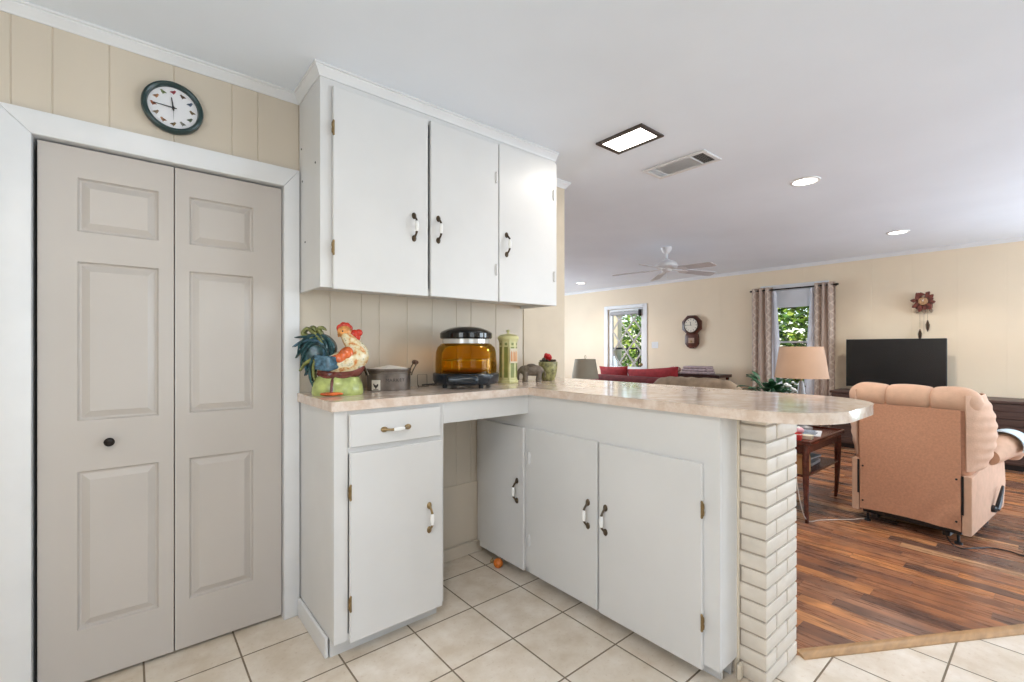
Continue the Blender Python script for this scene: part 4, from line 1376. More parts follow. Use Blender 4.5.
mb = MB().ell((0, .058, .108), (.014, .012, .008), M=W1).ell((.010, .066, .112), (.008, .007, .007), M=W1)
mb.build('carved_bird', CK2, cu, True)
for k, (x, L) in enumerate(((0, .065), (.06, .055), (-.06, .055))):
    MB().prism(leafp(L, .022), 0.03, 0.05, M=W1 @ T(x, -.090, 0) @ RZ(PI+x*3), bev=0.003, seg=1).build('bottom_leaf', CK2, cu, True)
for x, z1 in ((-.038, -.345), (.034, -.235)):
    MB().tube([(x, -.09, .05), (x, z1, .05)], 0.0018, 6, M=W1).build('chain', BRASSY, cu, True)
    wt = MB()
    for k in range(9):
        u = k/8
        r = 0.022*math.sin(PI*(0.12+0.8*u))
        wt.lathe([(0, 0), (r*1.1, 0.003), (r*.7, 0.016), (0, 0.017)], seg=10, M=W1 @ T(x, z1-.125*u, .05) @ RX(PI/2) @ RZ(k*.4))
    wt.build('pine_cone_weight', mat('pine_cone_brown', (84, 62, 44), 0.6, var=0.2), cu, True)
MB().tube([(0, -.09, .05), (0, -.40, .05)], 0.0018, 6, M=W1).build('pendulum_rod', CK2, cu, True)

# television and its console
XT = 7.40
cs = thing('media_console', 'long low dark wood console standing under the television', 'console', (7.36, 0.75, 0))
CONS = mat('dark_slatted_wood', (74, 54, 48), 0.45, var=0.2, vscale=6, stretch=(2, 1, 14))
cy0, cy1, cz = -0.55, 1.98, 0.735
MB().box(7.12, 7.625, cy0, cy1, cz-.03, cz, 0.004).build('top', CONS, cs, True)
mb = MB().box(7.14, 7.61, cy0+.02, cy1-.02, 0.06, cz-.031)
mb.build('body', CONS, cs, True)
for k in range(4):
    a = cy0+.03+k*(cy1-cy0-.06)/4
    b = a+(cy1-cy0-.06)/4-.006
    dd_ = MB()
    for j in range(8):
        z = 0.075+j*.078
        dd_.box(7.122, 7.1395, a, b, z, z+.073, 0.003)
    dd_ = dd_.build('door', CONS, cs, True)
MB().box(7.17, 7.58, cy0+.05, cy1-.05, 0, 0.06).build('plinth', BLACK, cs, True)
tv = thing('television', 'large flat black television on the dark console', 'television', (XT, 1.417, cz))
s_ = XT/7.65
ty0, ty1, tz0, tz1 = 0.904*s_, 1.930*s_, 0.785, 1.30+(1.415-1.30)*s_
mb = MB().box(XT, XT+.035, ty0, ty1, tz0, tz1, 0.005).box(XT+.03, XT+.075, ty0+.2, ty1-.2, tz0+.08, tz1-.12, 0.01)
mb.build('housing', BLACK, tv, True)
MB().box(XT-.0015, XT, ty0+.009, ty1-.009, tz0+.014, tz1-.009).build('screen', mat('screen_glass', (12, 14, 18), 0.26, var=0.02, spec=0.7), tv, True)
for yy in (ty0+.15, ty1-.15):
    MB().tube([(XT-.10, yy, cz+.0085), (XT+.015, yy, tz0+.01), (XT+.13, yy, cz+.0085)], 0.008, 8).build('foot', BLACK, tv, True)

# ================================================================== LIVING ROOM FURNITURE
SUEDE = mat('tan_suede', (200, 148, 118), 0.85, var=0.045, vscale=70, bump=0.35, bscale=120)
SUEDE2 = mat('light_tan_suede', (206, 168, 142), 0.85, var=0.03, vscale=20, bump=0.35, bscale=100)
ra = -0.105
cr = V((4.20, 0.375))
rot2 = Matrix.Rotation(ra, 2)
cen = cr+rot2 @ V((0.40, 0.335))
rc = thing('recliner', 'tan suede recliner seen from behind facing the television', 'recliner', (cen.x, cen.y, 0), ra)
# local: x forward (-0.40 rear), y left
hw = 0.335
# rear cover panel: gently draped sheet from the head roll to the hem
def rear(u, v):
    y = -hw+0.055+(2*hw-0.11)*u
    z = 0.085+0.80*v
    x = -0.402-0.020*math.sin(PI*u)*math.sin(PI*min(1, v*1.1))
    x += 0.012*math.exp(-((u-.04)**2+(v-.02)**2)*18)*math.sin(22*(u+v))
    x -= 0.012*v
    z += 0.012*math.sin(PI*u)*(1-v)
    return (x, y, z)
MB().sheet(rear, 26, 20, 0.012).build('rear_cover', SUEDE, rc, angle=60)
# core back + side wings
mb = MB()
mb.box(-0.385, -0.20, -hw+.01, hw-.01, 0.42, 0.93, 0.05, seg=4)
mb.build('back_core', SUEDE, rc)
# lower shell corners
for s2 in (-1, 1):
    mb = MB()
    ys = sorted((s2*hw, s2*(hw-.052)))
    mb.prism([(-0.405, 0.07), (0.46, 0.10), (0.53, 0.28), (0.48, 0.47), (-0.10, 0.49), (-0.405, 0.455)], ys[0]-(0.0), ys[1], 'xz', bev=0.012)
    mb.build('side_panel', SUEDE2, rc)
# three section head roll over the top
for k in range(3):
    y0_, y1_2 = -hw-.035+k*(2*hw+.08)/3, -hw-.035+(k+1)*(2*hw+.08)/3
    def roll(u, v, a=y0_, b=y1_2, k=k):
        th = 2*PI*v
        lo, hi = abs(2*u-1), 0
        end = (k == 0 and u < .5) or (k == 2 and u > .5)
        e = max(0., 1-lo**(2.6 if end else 6))**.5
        puff = e if end else 0.80+0.20*e
        cx = -0.305+0.100*math.cos(th)*puff
        cz_ = 0.935+(0.098*math.sin(th)*puff+0.008*math.sin(3*th+u*6)*e*.4)
        return (cx, a+(b-a)*u, cz_)
    MB().sheet(roll, 24, 28, 0).build('head_cushion', SUEDE2, rc, angle=80)
# side wing cushion of the back, ruched
for s2 in (-1, 1):
    def wing(u, v, s2=s2):
        z = 0.485+0.50*v
        th = PI*u
        bul = math.sin(PI*min(1, max(0, .06+.88*v)))**0.5
        y = s2*(hw-.03+0.10*math.sin(th)**.7*bul+0.004*math.sin(46*v)*math.sin(th))
        x = -0.39+(0.46*u)*(0.70+.30*bul)-0.02*v
        return (x, y, z)
    MB().sheet(wing, 16, 60, 0.01).build('wing_cushion', SUEDE2, rc, angle=80)
# arms with rolled fronts, seat, footrest
for s2 in (-1, 1):
    mb = MB()
    mb.tube([(0.05, s2*(hw-.01), 0.53), (0.22, s2*(hw+.01), 0.57), (0.36, s2*(hw+.03), 0.59), (0.48, s2*(hw+.03), 0.56), (0.515, s2*(hw+.02), 0.48)], [0.06, 0.085, 0.095, 0.09, 0.06], 18, sub=5)
    mb.build('arm_pad', SUEDE2, rc, angle=60)
MB().box(-0.25, 0.42, -hw+.054, hw-.054, 0.33, 0.47, 0.05, seg=4).build('seat_cushion', SUEDE2, rc)
MB().box(-0.22, -0.10, -hw+.06, hw-.06, 0.45, 0.95, 0.05, seg=4).build('back_cushion', SUEDE2, rc)
MB().box(0.36, 0.46, -hw+.054, hw-.054, 0.10, 0.36, 0.035, seg=3).build('footrest', SUEDE2, rc)
mb = MB().box(-0.36, 0.32, -hw+.06, hw-.06, 0.055, 0.082)
for yy in (-.2, .2):
    mb.box(-0.37, 0.30, yy-.02, yy+.02, 0.028, 0.06, 0.003)
mb.build('mechanism', BLACK, rc)
for (x, yy) in ((-0.39, -hw+.07), (-0.39, hw-.10), (0.28, -hw+.07), (0.28, hw-.10)):
    mb = MB().lathe([(0, 0), (0.022, 0), (0.020, 0.012), (0.008, 0.016), (0.008, 0.06), (0, 0.06)], (x, yy, 0), 16)
    mb.build('leveling_foot', mat('dark_foot_metal', (40, 42, 44), 0.35, 0.6), rc)
# recline lever on the right side
mb = MB().lathe([(0, 0), (0.026, 0), (0.024, 0.02), (0.012, 0.03), (0, 0.03)], seg=16, M=T(0.10, -hw-.0, 0.16) @ RX(PI/2))
mb.tube([(0.10, -hw-.025, 0.16), (0.15, -hw-.03, 0.21), (0.25, -hw-.03, 0.30)], [0.016, 0.015, 0.008], 10, sub=4)
mb.build('lever', BLACK, rc)
# black strips paint the shade of the slots cut for the side hinges
for s2 in (-1, 1):
    mb = MB().box(-0.4085, -0.4055, s2*(hw-.046)-.006, s2*(hw-.046)+.006, 0.20, 0.455)
    mb.build('hinge_gap_shade', BLACK, rc)
mb = MB()
for (yy, zz) in ((-hw+.075, .15), (-hw+.075, .43), (hw-.075, .15), (hw-.075, .41)):
    mb.lathe([(0, 0), (.007, 0), (.006, .004), (0, .006)], seg=12, M=T(-0.412, yy, zz) @ RY(-PI/2))
mb.build('bolt', BLACK, rc)

# towel on the right arm
tw = thing('towel', 'pale blue towel draped over the right arm of the recliner', 'towel', (cen.x, cen.y, 0), ra)
def towel(u, v):
    a = PI*1.15*u-0.25
    r = 0.106+0.004*math.sin(9*v+3*u)
    return (0.24+0.24*v, -(hw+.030)+r*math.cos(a)*-1, 0.588+r*math.sin(a))
MB().sheet(towel, 22, 14, 0.006).build('cloth', mat('pale_blue_terry', (190, 206, 214), 0.95, bump=0.6, bscale=150), tw, angle=60)

# power cord from the recliner
o = MB().tube([(4.30, 0.52, 0.03), (4.17, 0.47, 0.006), (4.13, 0.42, 0.005), (4.20, 0.36, 0.005), (4.28, 0.30, 0.005), (4.30, 0.22, 0.005), (4.27, 0.15, 0.005), (4.33, 0.02, 0.005), (4.5, -0.3, 0.005)], 0.004, 8, sub=6).build('power_cord', BLACK)
tag(o, 'thin black power cord running from under the recliner across the plank floor', 'cord')

# side table left of the recliner
TBW = mat('mahogany', (88, 40, 26), 0.25, var=0.2, vscale=6, stretch=(1, 8, 8))
tx0, tx1, tty0, tty1, tz = 3.84, 4.68, 1.19, 1.72, 0.592
stb = thing('side_table', 'dark mahogany side table with slim curved legs between the counter and the recliner', 'table', ((tx0+tx1)/2, (tty0+tty1)/2, 0))
MB().box(tx0, tx1, tty0, tty1, tz-.022, tz, 0.006, seg=2).build('table_top', TBW, stb, True)
mb = MB()
for (a, b, c, e) in ((tx0, tx1, tty0, tty0+.012), (tx0, tx1, tty1-.012, tty1), (tx0, tx0+.012, tty0+.012, tty1-.012), (tx1-.012, tx1, tty0+.012, tty1-.012)):
    mb.box(a, b, c, e, tz, tz+.014, 0.003)
mb.build('gallery_rim', TBW, stb, True)
mb = MB()
mb.box(tx0+.03, tx1-.03, tty0+.03, tty0+.048, tz-.085, tz-.022).box(tx0+.03, tx1-.03, tty1-.048, tty1-.03, tz-.085, tz-.022)
mb.box(tx0+.03, tx0+.048, tty0+.048, tty1-.048, tz-.085, tz-.022).box(tx1-.048, tx1-.03, tty0+.048, tty1-.048, tz-.085, tz-.022)
mb.build('apron', TBW, stb, True)
for (x, yy, ox, oy) in ((tx0+.04, tty0+.04, -.02, -.015), (tx1-.04, tty0+.04, .11, .045), (tx0+.04, tty1-.04, -.02, .02), (tx1-.04, tty1-.04, .06, .02)):
    MB().tube([(x, yy, tz-.022), (x, yy, 0.44), (x+ox*.15, yy+oy*.15, 0.28), (x+ox*.5, yy+oy*.5, 0.12), (x+ox, yy+oy, 0.0)], [0.026, 0.025, 0.021, 0.016, 0.012], 8, sub=4).build('leg', TBW, stb, True)
shz = 0.345
MB().box(tx0+.03, tx1-.03, tty0+.03, tty1-.03, shz-.016, shz, 0.004).build('shelf', TBW, stb, True)
# things on and in the side table
tt = tz
o = thing('red_tin', 'red tin box with white stripe on the front corner of the mahogany side table', 'tin', (3.93, 1.335, tt), 0.2)
MB().box(-.05, .05, -.06, .06, 0, 0.062, 0.008, seg=2).build('tin_body', mat('red_tin_paint', (198, 44, 40), 0.35, var=0.1), o)
MB().box(-.0515, .0515, -.0615, .0615, 0.044, 0.056, 0.006).build('lid_band', mat('white_band', (226, 214, 206), 0.4), o)
o = thing('tissue_pack', 'pink and white tissue pack lying on top of the red tin', 'tissue pack', (3.95, 1.30, tt+.063), 0.5)
MB().box(-.05, .05, -.03, .03, 0, 0.03, 0.012, seg=3).build('wrapper', mat('pink_wrapper', (226, 170, 182), 0.5), o)
MB().ell((0.0, 0, 0.030), (0.03, 0.012, 0.012)).build('tissue', PORC, o)
o = thing('notepad', 'small cream notepad leaning on the red tin', 'notepad', (4.045, 1.285, tt), 0.1)
MB().box(-.035, .035, -.05, .05, 0, 0.030, 0.002).build('pages', mat('cream_paper', (214, 206, 182), 0.7), o)
o = thing('magazine', 'open white magazine with blue print on the side table', 'magazine', (4.30, 1.36, tt), 0.25)
mg = MB().box(-.14, .14, -.105, .105, 0, 0.010, 0.002)
mg.build('pages', mat('white_paper', (220, 222, 228), 0.5), o)
mg = MB()
rm = random.Random(9)
for k in range(5):
    x = -.11+k*.05
    mg.box(x, x+.035, -.08+rm.uniform(0, .02), .08-rm.uniform(0, .05), .0101, .0108)
mg.build('printed_picture', mat('blue_print', (96, 112, 132), 0.5, var=0.4, vscale=30), o)
o = thing('remote_control', 'black remote control on the side table beside the magazine', 'remote', (4.115, 1.40, tt), 1.2)
MB().box(-.085, .085, -.022, .022, 0, 0.018, 0.006, seg=2).build('shell', BLACK, o)
rbm = MB()
for k in range(6):
    for j in range(2):
        rbm.box(-.07+k*.024, -.058+k*.024, -.014+j*.017, -.003+j*.017, .018, .0205, .001)
rbm.build('buttons', mat('grey_rubber', (120, 120, 122), 0.6), o)
o = thing('cardboard_box', 'small open tan cardboard box on the lower shelf of the side table', 'box', (3.965, 1.33, shz), 0.05)
KRAFT = mat('kraft_card', (190, 146, 98), 0.8, var=0.06)
mb = MB()
mb.box(-.075, .075, -.085, .085, 0, .004).box(-.075, -.071, -.085, .085, .004, .12).box(.071, .075, -.085, .085, .004, .12).box(-.071, .071, -.085, -.081, .004, .12).box(-.071, .071, .081, .085, .004, .12)
mb.build('carton', KRAFT, o)
for s2 in (-1, 1):
    MB().box(0, .06, -.08, .08, 0, .003, M=T(s2*.073, 0, .12) @ RZ(0 if s2 > 0 else PI) @ RY(-.6)).build('flap', KRAFT, o)
rm = random.Random(4)
for k, wd in enumerate(('bottom grey blue magazine', 'second lowest pale magazine', 'middle dark blue grey magazine', 'fourth beige magazine', 'topmost light blue magazine')):
    o = thing('magazine', wd + ' in the stack on the side table shelf', 'magazine', (4.34+rm.uniform(-.03, .03), 1.42+rm.uniform(-.03, .03), shz+k*.0125), rm.uniform(-.15, .35), 'magazines on the lower shelf')
    tone = [(120, 130, 140), (196, 200, 206), (88, 96, 110), (176, 168, 160), (150, 168, 182)][k]
    MB().box(-.128, .128, -.098, .098, 0.0015, .0105).build('pages', mat('white_paper', (220, 222, 228), 0.5), o)
    MB().box(-.13, .13, -.10, .10, 0, .0015).box(-.13, .13, -.10, .10, .0105, .012).box(-.13, -.1285, -.10, .10, .0015, .0105).build('cover', mat('magazine_tone_%d' % k, tone, 0.4, var=0.25, vscale=14), o)
o = thing('brown_pouch', 'crumpled brown pouch lying on the grey magazines', 'pouch', (4.26, 1.40, shz+.063), 0.4)
MB().sheet(lambda u, v: (0.10*math.cos(2*PI*u)*math.sin(PI*v)*(1+.12*math.sin(5*u*6.28+v*4)), 0.07*math.sin(2*PI*u)*math.sin(PI*v)*(1+.1*math.sin(7*u*6.28)), 0.05-0.05*math.cos(PI*v)*(1+.08*math.sin(9*u))), 40, 18).build('bag', mat('brown_leather', (112, 76, 44), 0.6, var=0.25, vscale=14, bump=.5), o)
MB().tube([(-.06, -.05, .085), (0, -.06, .11), (.06, -.05, .085)], .006, 8, sub=4).build('strap', mat('brown_leather_dark', (78, 50, 30), 0.6), o)
o = MB().tube([(3.835, 1.30, 0.62), (3.79, 1.27, 0.40), (3.80, 1.24, 0.16), (3.86, 1.215, 0.02), (3.98, 1.17, 0.005), (4.08, 1.10, 0.005), (4.18, 1.02, 0.005), (4.30, .95, 0.005)], 0.0035, 8, sub=6).build('charger_cord', mat('white_cord', (206, 196, 186), 0.5))
tag(o, 'pale cord hanging from the side table and lying on the plank floor', 'cord')
o = thing('pale_patch_bag', 'pale patch behind the brick pillar built as a white bag', 'bag', (3.72, 1.42, 0), 0.1)  # pale spot beside the pillar, drawn here as an open bag
mb = MB().box(-.10, .10, -.06, .06, 0, 0.003).box(-.10, -.097, -.06, .06, .003, .24).box(.097, .10, -.06, .06, .003, .24).box(-.097, .097, -.06, -.057, .003, .24).box(-.097, .097, .057, .06, .003, .24)
mb.build('bag_body', mat('white_bag_paper', (224, 220, 214), 0.7, bump=.4, bscale=20), o)
for s2 in (-1, 1):
    MB().tube([(-.04, s2*.0585, .22), (-.035, s2*.0585, .29), (.035, s2*.0585, .29), (.04, s2*.0585, .22)], .003, 6, sub=4).build('handle', KRAFT, o)

# table lamps
def table_lamp(name, label, loc, base_z, shade_z0, shade_z1, r0, r1, shade_m, base_m, group, finial=False, sx=1.0):
    o = thing(name, label, 'lamp', (loc[0], loc[1], base_z), 0, group)
    H0 = shade_z0-base_z
    H1 = shade_z1-base_z
    MB().lathe([(0, 0), (0.085, 0), (0.085, 0.018), (0.05, 0.03), (0.03, 0.05), (0.045, 0.10), (0.055, 0.17), (0.045, 0.25), (0.025, H0*.62+.09), (0.018, H0-.03), (0, H0-.03)], seg=32).build('base', base_m, o)
    MB().tube([(0, 0, H0-.05), (0, 0, H1-.02)], 0.006, 8).build('stem', BRASSY, o)
    sh = MB().lathe([(r0, H0), (r0, H0+.006), (r1, H1-.006), (r1, H1), (r1-.004, H1), (r0-.004, H0), (r0, H0)], seg=48)
    sh.build('lamp_shade', shade_m, o)
    sp_ = MB()
    for k in range(3):
        a = k*2*PI/3
        sp_.tube([(0, 0, H1-.02), ((r1-.003)*math.cos(a), (r1-.003)*math.sin(a), H1-.008)], 0.003, 6)
    sp_.build('spider', BRASSY, o)
    MB().ell((0, 0, H0+.06), (.03, .03, .045), seg=16).build('bulb', PORC, o)
    if finial:
        MB().tube([(0.022*math.cos(2*PI*j/16), 0, H1+.035+0.022*math.sin(2*PI*j/16)) for j in range(16)], .004, 6, closed=True).tube([(0, 0, H1-.02), (0, 0, H1+.013)], .004, 6).build('finial', BRASSY, o)
    return o
table_lamp('table_lamp', 'table lamp with tan tapered shade on the mahogany side table', (4.52, 1.468), tz, 1.037, 1.309, 0.205, 0.166, mat('tan_shade', (192, 158, 132), 0.85, var=0.02), mat('lamp_grey_glaze', (150, 148, 148), 0.25), 'table lamps')
# leafy plant on a stand near the window
ps = thing('plant_stand', 'small dark wooden plant stand behind the peninsula holding the leafy plant', 'plant stand', (5.06, 1.91, 0))
MB().lathe([(0, 0.63), (0.15, 0.63), (0.155, 0.64), (0.15, 0.655), (0, 0.655)], seg=32).build('top', TBW, ps)
for k in range(3):
    a = k*2*PI/3
    MB().tube([(.03*math.cos(a), .03*math.sin(a), .63), (.08*math.cos(a), .08*math.sin(a), .25), (.15*math.cos(a), .15*math.sin(a), 0)], .014, 8, sub=4).build('leg', TBW, ps)
pl2 = thing('leafy_plant', 'green leafy plant with white blooms beside the tan table lamp', 'plant', (5.06, 1.91, 0.656))
MB().lathe([(0, 0), (.08, 0), (.11, .14), (.115, .16), (.10, .16), (.095, .13), (0, .12)], seg=28).build('pot', mat('white_pot', (214, 214, 210), 0.3), pl2)
lf = MB(); fw_ = MB()
rl = random.Random(11)
def leaf_shape(mb, base, dirv, L, w_, droop):
    dirv = dirv.normalized()
    side = dirv.cross(V((0, 0, 1))).normalized()
    def fn(u, v):
        t_ = u
        ww = w_*math.sin(PI*min(1, .08+.92*t_))**.8*(v-.5)*2
        p = base+dirv*L*t_+V((0, 0, -droop*L*t_*t_))+side*ww+V((0, 0, abs(v-.5)*w_*.5))
        return tuple(p)
    mb.sheet(fn, 6, 2, 0.0015)
for k in range(90):
    a = rl.uniform(0, 2*PI); e = rl.uniform(-.25, .9)
    d_ = V((math.cos(a)*math.cos(e), math.sin(a)*math.cos(e), math.sin(e)))
    st = rl.uniform(.05, .24)
    b_0 = V((0, 0, .14))+d_*st
    leaf_shape(lf, b_0, d_, rl.uniform(.10, .18), rl.uniform(.022, .04), rl.uniform(.1, .6))
    lf.tube([(0, 0, .12), tuple(b_0)], .003, 5)
lf.build('foliage', mat('deep_green_leaf', (38, 88, 54), 0.3, var=0.35, vscale=20), pl2, angle=60)
for k in range(7):
    c_ = V((rl.uniform(-.16, .02), rl.uniform(-.24, .0), rl.uniform(.22, .30)))
    for j in range(5):
        a = j*2*PI/5
        fw_.ell((c_.x+.018*math.cos(a), c_.y+.018*math.sin(a), c_.z+.01*math.sin(a)), (.018, .014, .009), seg=8)
fw_.build('white_bloom', mat('white_petal', (232, 232, 226), 0.6), pl2)

# grey shaded lamp on an end table far left
et = thing('end_table', 'dark round end table under the grey shaded lamp near the partition', 'table', (5.62, 4.91, 0))
MB().lathe([(0, .56), (.25, .56), (.26, .575), (.25, .59), (0, .59)], seg=36).build('top', TBW, et)
MB().lathe([(0, .02), (.03, .02), (.025, .3), (.04, .5), (.06, .56), (0, .56)], seg=20).build('pedestal', TBW, et)
for k in range(3):
    a = k*2*PI/3
    MB().tube([(0.02*math.cos(a), .02*math.sin(a), .10), (.14*math.cos(a), .14*math.sin(a), .07), (.22*math.cos(a), .22*math.sin(a), 0.012)], [.022, .02, .012], 8, sub=4).build('foot', TBW, et)
table_lamp('table_lamp', 'table lamp with grey green drum shade and loop finial seen over the counter at left', (5.62, 4.91), .59, .81, 1.115, .215, .165, mat('grey_green_shade', (166, 158, 140), 0.85, var=0.02), mat('dark_lamp_base', (74, 62, 54), 0.4), 'table lamps', True)

# sofa with its back to the counter
def cushion(name, w_, d_, h_, m, parent, M, pinch=.25):
    def mk(sign):
        def fn(u, v):
            a, b = 2*u-1, 2*v-1
            prof_ = (max(0, 1-abs(a)**2.6)*max(0, 1-abs(b)**2.6))**.5
            sx = 1-pinch*.22*(1-abs(a))*0-.06*(b*b)*0
            x = a*w_/2*(1-.07*(1-b*b)*abs(a))
            y = b*d_/2*(1-.07*(1-a*a)*abs(b))
            return (x, y, sign*h_/2*prof_)
        return fn
    mb = MB().sheet(mk(1), 18, 18, M=M).sheet(mk(-1), 18, 18, M=M)
    bmesh.ops.remove_doubles(mb.bm, verts=mb.bm.verts, dist=1e-4)
    bmesh.ops.recalc_face_normals(mb.bm, faces=mb.bm.faces)
    return mb.build(name, m, parent, angle=60)
REDF = mat('red_pillow_fabric', (158, 40, 44), 0.8, var=0.10, vscale=16, bump=.3)
SOFAF = mat('burgundy_sofa_fabric', (112, 44, 46), 0.85, var=0.1, vscale=12, bump=.3)
so = thing('sofa', 'burgundy sofa mostly hidden behind the peninsula counter', 'sofa', (6.58, 4.50, 0), 0.0)
MB().box(-.42, .42, -.86, .86, .10, .40, .04, seg=3).build('base', SOFAF, so)
MB().box(-.44, -.22, -.86, .86, .12, .84, .07, seg=4).build('backrest', SOFAF, so)
for s2 in (-1, 1):
    MB().box(-.42, .44, s2*.86-.10, s2*.86+.10, .12, .62, .08, seg=4).build('arm', SOFAF, so)
    MB().box(-.20, .43, s2*.39-.37, s2*.39+.37, .40, .54, .05, seg=3).build('seat_cushion', SOFAF, so)
for x in (-.36, .36):
    for y in (-.80, .80):
        MB().lathe([(0, 0), (.025, 0), (.03, .11), (0, .11)], (x, y, 0), 12).build('foot', BLACK, so)
def pillow(loc, rz, tilt, roll_, label, w_=.5, h_=.42):
    o = thing('throw_pillow', label, 'pillow', loc, rz, 'red pillows on the sofa')
    cushion('cover', w_, h_, .17, REDF, o, Matrix.Rotation(PI/2-tilt, 4, 'X') @ Matrix.Rotation(roll_, 4, 'Z'))
pillow((6.54, 5.04, .77), PI/2, .15, -.03, 'left red throw pillow on the sofa right of the grey lamp shade', .62, .42)
pillow((6.54, 4.27, .765), PI/2, .15, -.075, 'long right red throw pillow on the sofa beside the tan loveseat', .98, .42)

# tan loveseat in front of the sofa
lv = thing('loveseat', 'tan plush loveseat whose ruched back rises just above the counter', 'loveseat', (5.60, 2.90, 0), 0.02)
TANP = mat('taupe_plush', (158, 138, 116), 0.9, var=0.12, vscale=10, bump=.5, bscale=80)
def lback(u, v):
    th = 2*PI*v
    y = -.56+1.12*u
    e = max(0., 1-abs(2*u-1)**5)**.5
    rx, rz_ = .115*(.55+.45*e), .17*(.5+.5*e)
    return (-.28+rx*math.cos(th)+.004*math.sin(60*u)*math.sin(th), y, 0.765+(rz_+.004*math.sin(48*u+th))*math.sin(th)-(1-e)*.06)
MB().sheet(lback, 60, 24).build('top_cushion', TANP, lv, angle=80)
MB().box(-.38, -.18, -.55, .55, .10, .72, .05, seg=3).build('backrest', TANP, lv)
MB().box(-.36, .38, -.52, .52, .08, .44, .05, seg=3).build('base', TANP, lv)
for s2 in (-1, 1):
    MB().box(-.34, .42, s2*.58-.08, s2*.58+.08, .08, .62, .07, seg=4).build('arm', TANP, lv)

# folded things on a dark side shelf against the wall, under the pendulum clock
sb = thing('sideboard', 'dark narrow sideboard against the wall below the pendulum clock', 'sideboard', (7.38, 3.98, 0))
MB().box(-.22, .22, -.50, .62, .815, .862, .004).build('top', mat('very_dark_wood', (54, 30, 24), 0.35, var=.2), sb)
MB().box(-.20, .20, -.02, .60, .10, .814, .004).build('body', TBW, sb)
for k in range(2):
    MB().box(-.216, -.2005, k*.305-.01, k*.305+.285, .12, .79, .003).build('door', TBW, sb)
for x in (-.17, .17):
    MB().box(x-.02, x+.02, -.47, -.43, 0, .814).build('leg', TBW, sb)
LAV = mat('lavender_grey_blanket', (178, 158, 160), 0.9, var=0.12, vscale=20, bump=.5)
o = thing('folded_blanket', 'lavender grey folded blanket on the dark sideboard below the pendulum clock', 'blanket', (7.32, 3.93, .863), 0.05)
for k in range(3):
    MB().box(-.16+.01*k, .16-.01*k, -.24+.012*k, .22-.015*k, k*.043, k*.043+.041, .018, seg=3).build('fold', LAV, o)
o = thing('floral_bundle', 'pink and cream floral cloth bundle left of the folded blanket', 'cloth', (7.34, 4.36, .864), 0.2)
mb = MB().sheet(lambda u, v: (0.10*math.cos(2*PI*u)*math.sin(PI*v)*(1+.1*math.sin(5*u*6.28)), 0.11*math.sin(2*PI*u)*math.sin(PI*v)*(1+.12*math.sin(4*u*6.28)), 0.055-0.055*math.cos(PI*v)), 40, 16)
mb.build('cloth', mat('pink_floral', (214, 176, 166), 0.9, var=.3, vscale=28), o)

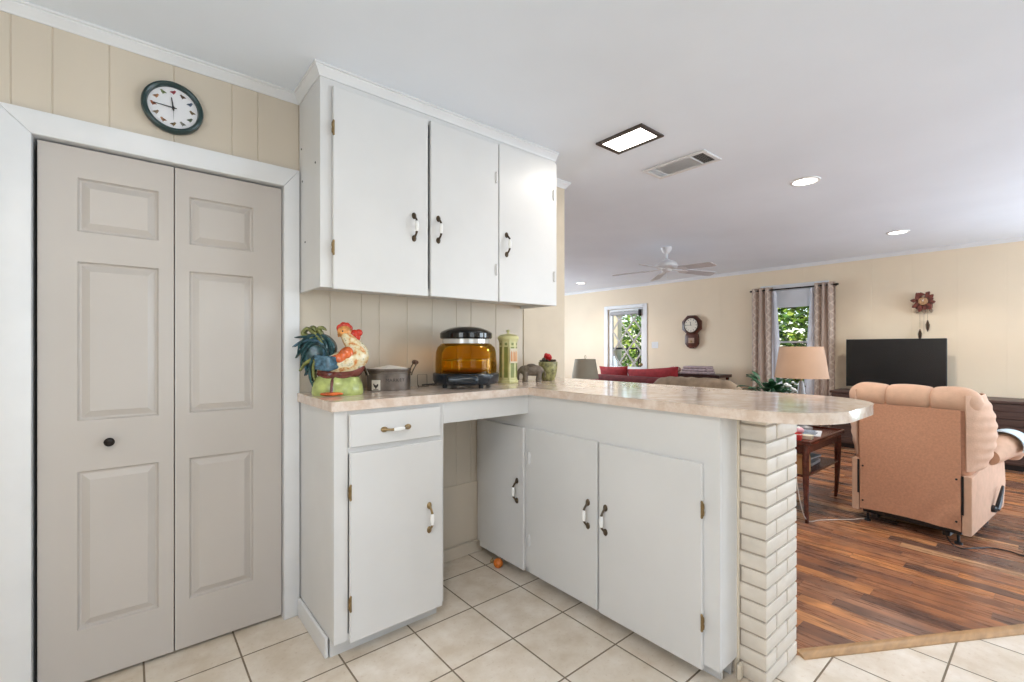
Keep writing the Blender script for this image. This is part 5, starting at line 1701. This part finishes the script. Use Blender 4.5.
# ================================================================== OUTDOORS
GRASS = mat('lawn_green', (92, 128, 60), 0.9, var=.3, vscale=9)
struct('ground', 'lawn outside the living room', 'ground', MB().box(XR+.2, 22, -10, 20, -0.35, -0.15), GRASS)
LEAF = []
for k, c_ in enumerate(((74, 116, 34), (126, 160, 52), (176, 196, 80), (44, 78, 26))):
    m_ = mat('garden_leaf_%d' % k, c_, 0.5, var=.25, vscale=5)
    LEAF.append(m_)
def shrub(name, label, cx, cy_, z0, rx, ry, rz_, n, seed, group, L=.11):
    o = thing(name, label, 'shrub', (cx, cy_, -0.15), 0, group)
    r_ = random.Random(seed)
    t = bmesh.new()
    for k in range(n):
        while True:
            p = V((r_.uniform(-1, 1), r_.uniform(-1, 1), r_.uniform(-1, 1)))
            if .35 < p.length < 1:
                break
        p = V((p.x*rx, p.y*ry, p.z*rz_+z0))
        q_ = Matrix.Rotation(r_.uniform(0, 2*PI), 3, 'Z') @ Matrix.Rotation(r_.uniform(-1.2, 1.2), 3, 'X') @ Matrix.Rotation(r_.uniform(-.8, .8), 3, 'Y')
        l_ = L*r_.uniform(.6, 1.3)
        vs = [t.verts.new(p+q_ @ V(c_)) for c_ in ((0, 0, 0), (l_*.45, l_*.28, .01), (l_, 0, -.01), (l_*.45, -l_*.28, .01))]
        f = t.faces.new(vs)
        f.material_index = r_.choices((0, 1, 2, 3), (4, 4, 3, 2))[0]
    me = bpy.data.meshes.new('foliage')
    t.to_mesh(me); t.free()
    for m_ in LEAF:
        me.materials.append(m_)
    f_ = bpy.data.objects.new('foliage', me)
    COL.objects.link(f_)
    f_.parent = o
    mb = MB()
    for k in range(6):
        a = r_.uniform(0, 2*PI)
        mb.tube([(0, 0, 0), (.3*rx*math.cos(a), .3*ry*math.sin(a), z0*.6), (.6*rx*math.cos(a), .6*ry*math.sin(a), z0+.3*rz_)], [.03, .022, .008], 6, sub=3)
    mb.build('stems', mat('bark_brown', (92, 74, 56), 0.9), o)
shrub('garden_shrub', 'tall sunlit leafy shrub filling the curtained window', 10.2, 3.75, 1.35, 1.3, 2.3, 2.1, 12000, 1, 'garden shrubs outside', .15)
shrub('garden_shrub', 'leafy shrub behind the pale post outside the lattice door', 12.6, 8.55, 1.3, 1.1, 1.25, 1.5, 4200, 2, 'garden shrubs outside', .14)
shrub('garden_shrub', 'leafy shrub right of the pale post outside the lattice door', 13.0, 11.6, 1.0, 1.1, 1.5, 1.2, 3600, 3, 'garden shrubs outside', .14)
pz = thing('porch_railing', 'dark metal porch railing outside the lattice door', 'railing', (9.0, 7.6, -0.15))
MB().tube([(9.0, 6.2, 1.28), (9.0, 9.0, 1.28)], .022, 8).tube([(9.0, 6.2, .0), (9.0, 9.0, .0)], .018, 8).build('rail', BLACK, pz, True)
for k in range(4):
    MB().tube([(9.0, 6.25+k*.9, -.15), (9.0, 6.25+k*.9, 1.28)], .02, 8).build('post', BLACK, pz, True)
pp = thing('porch_post', 'pale cream porch post outside the lattice door', 'post', (9.2, 7.02, -0.15))
mb = MB().box(-.09, .09, -.09, .09, .12, 2.65, .01)
mb.build('shaft', mat('cream_post', (228, 214, 184), 0.6), pp)
MB().box(-.12, .12, -.12, .12, 0, .12, .008).build('plinth', TRIMW, pp)
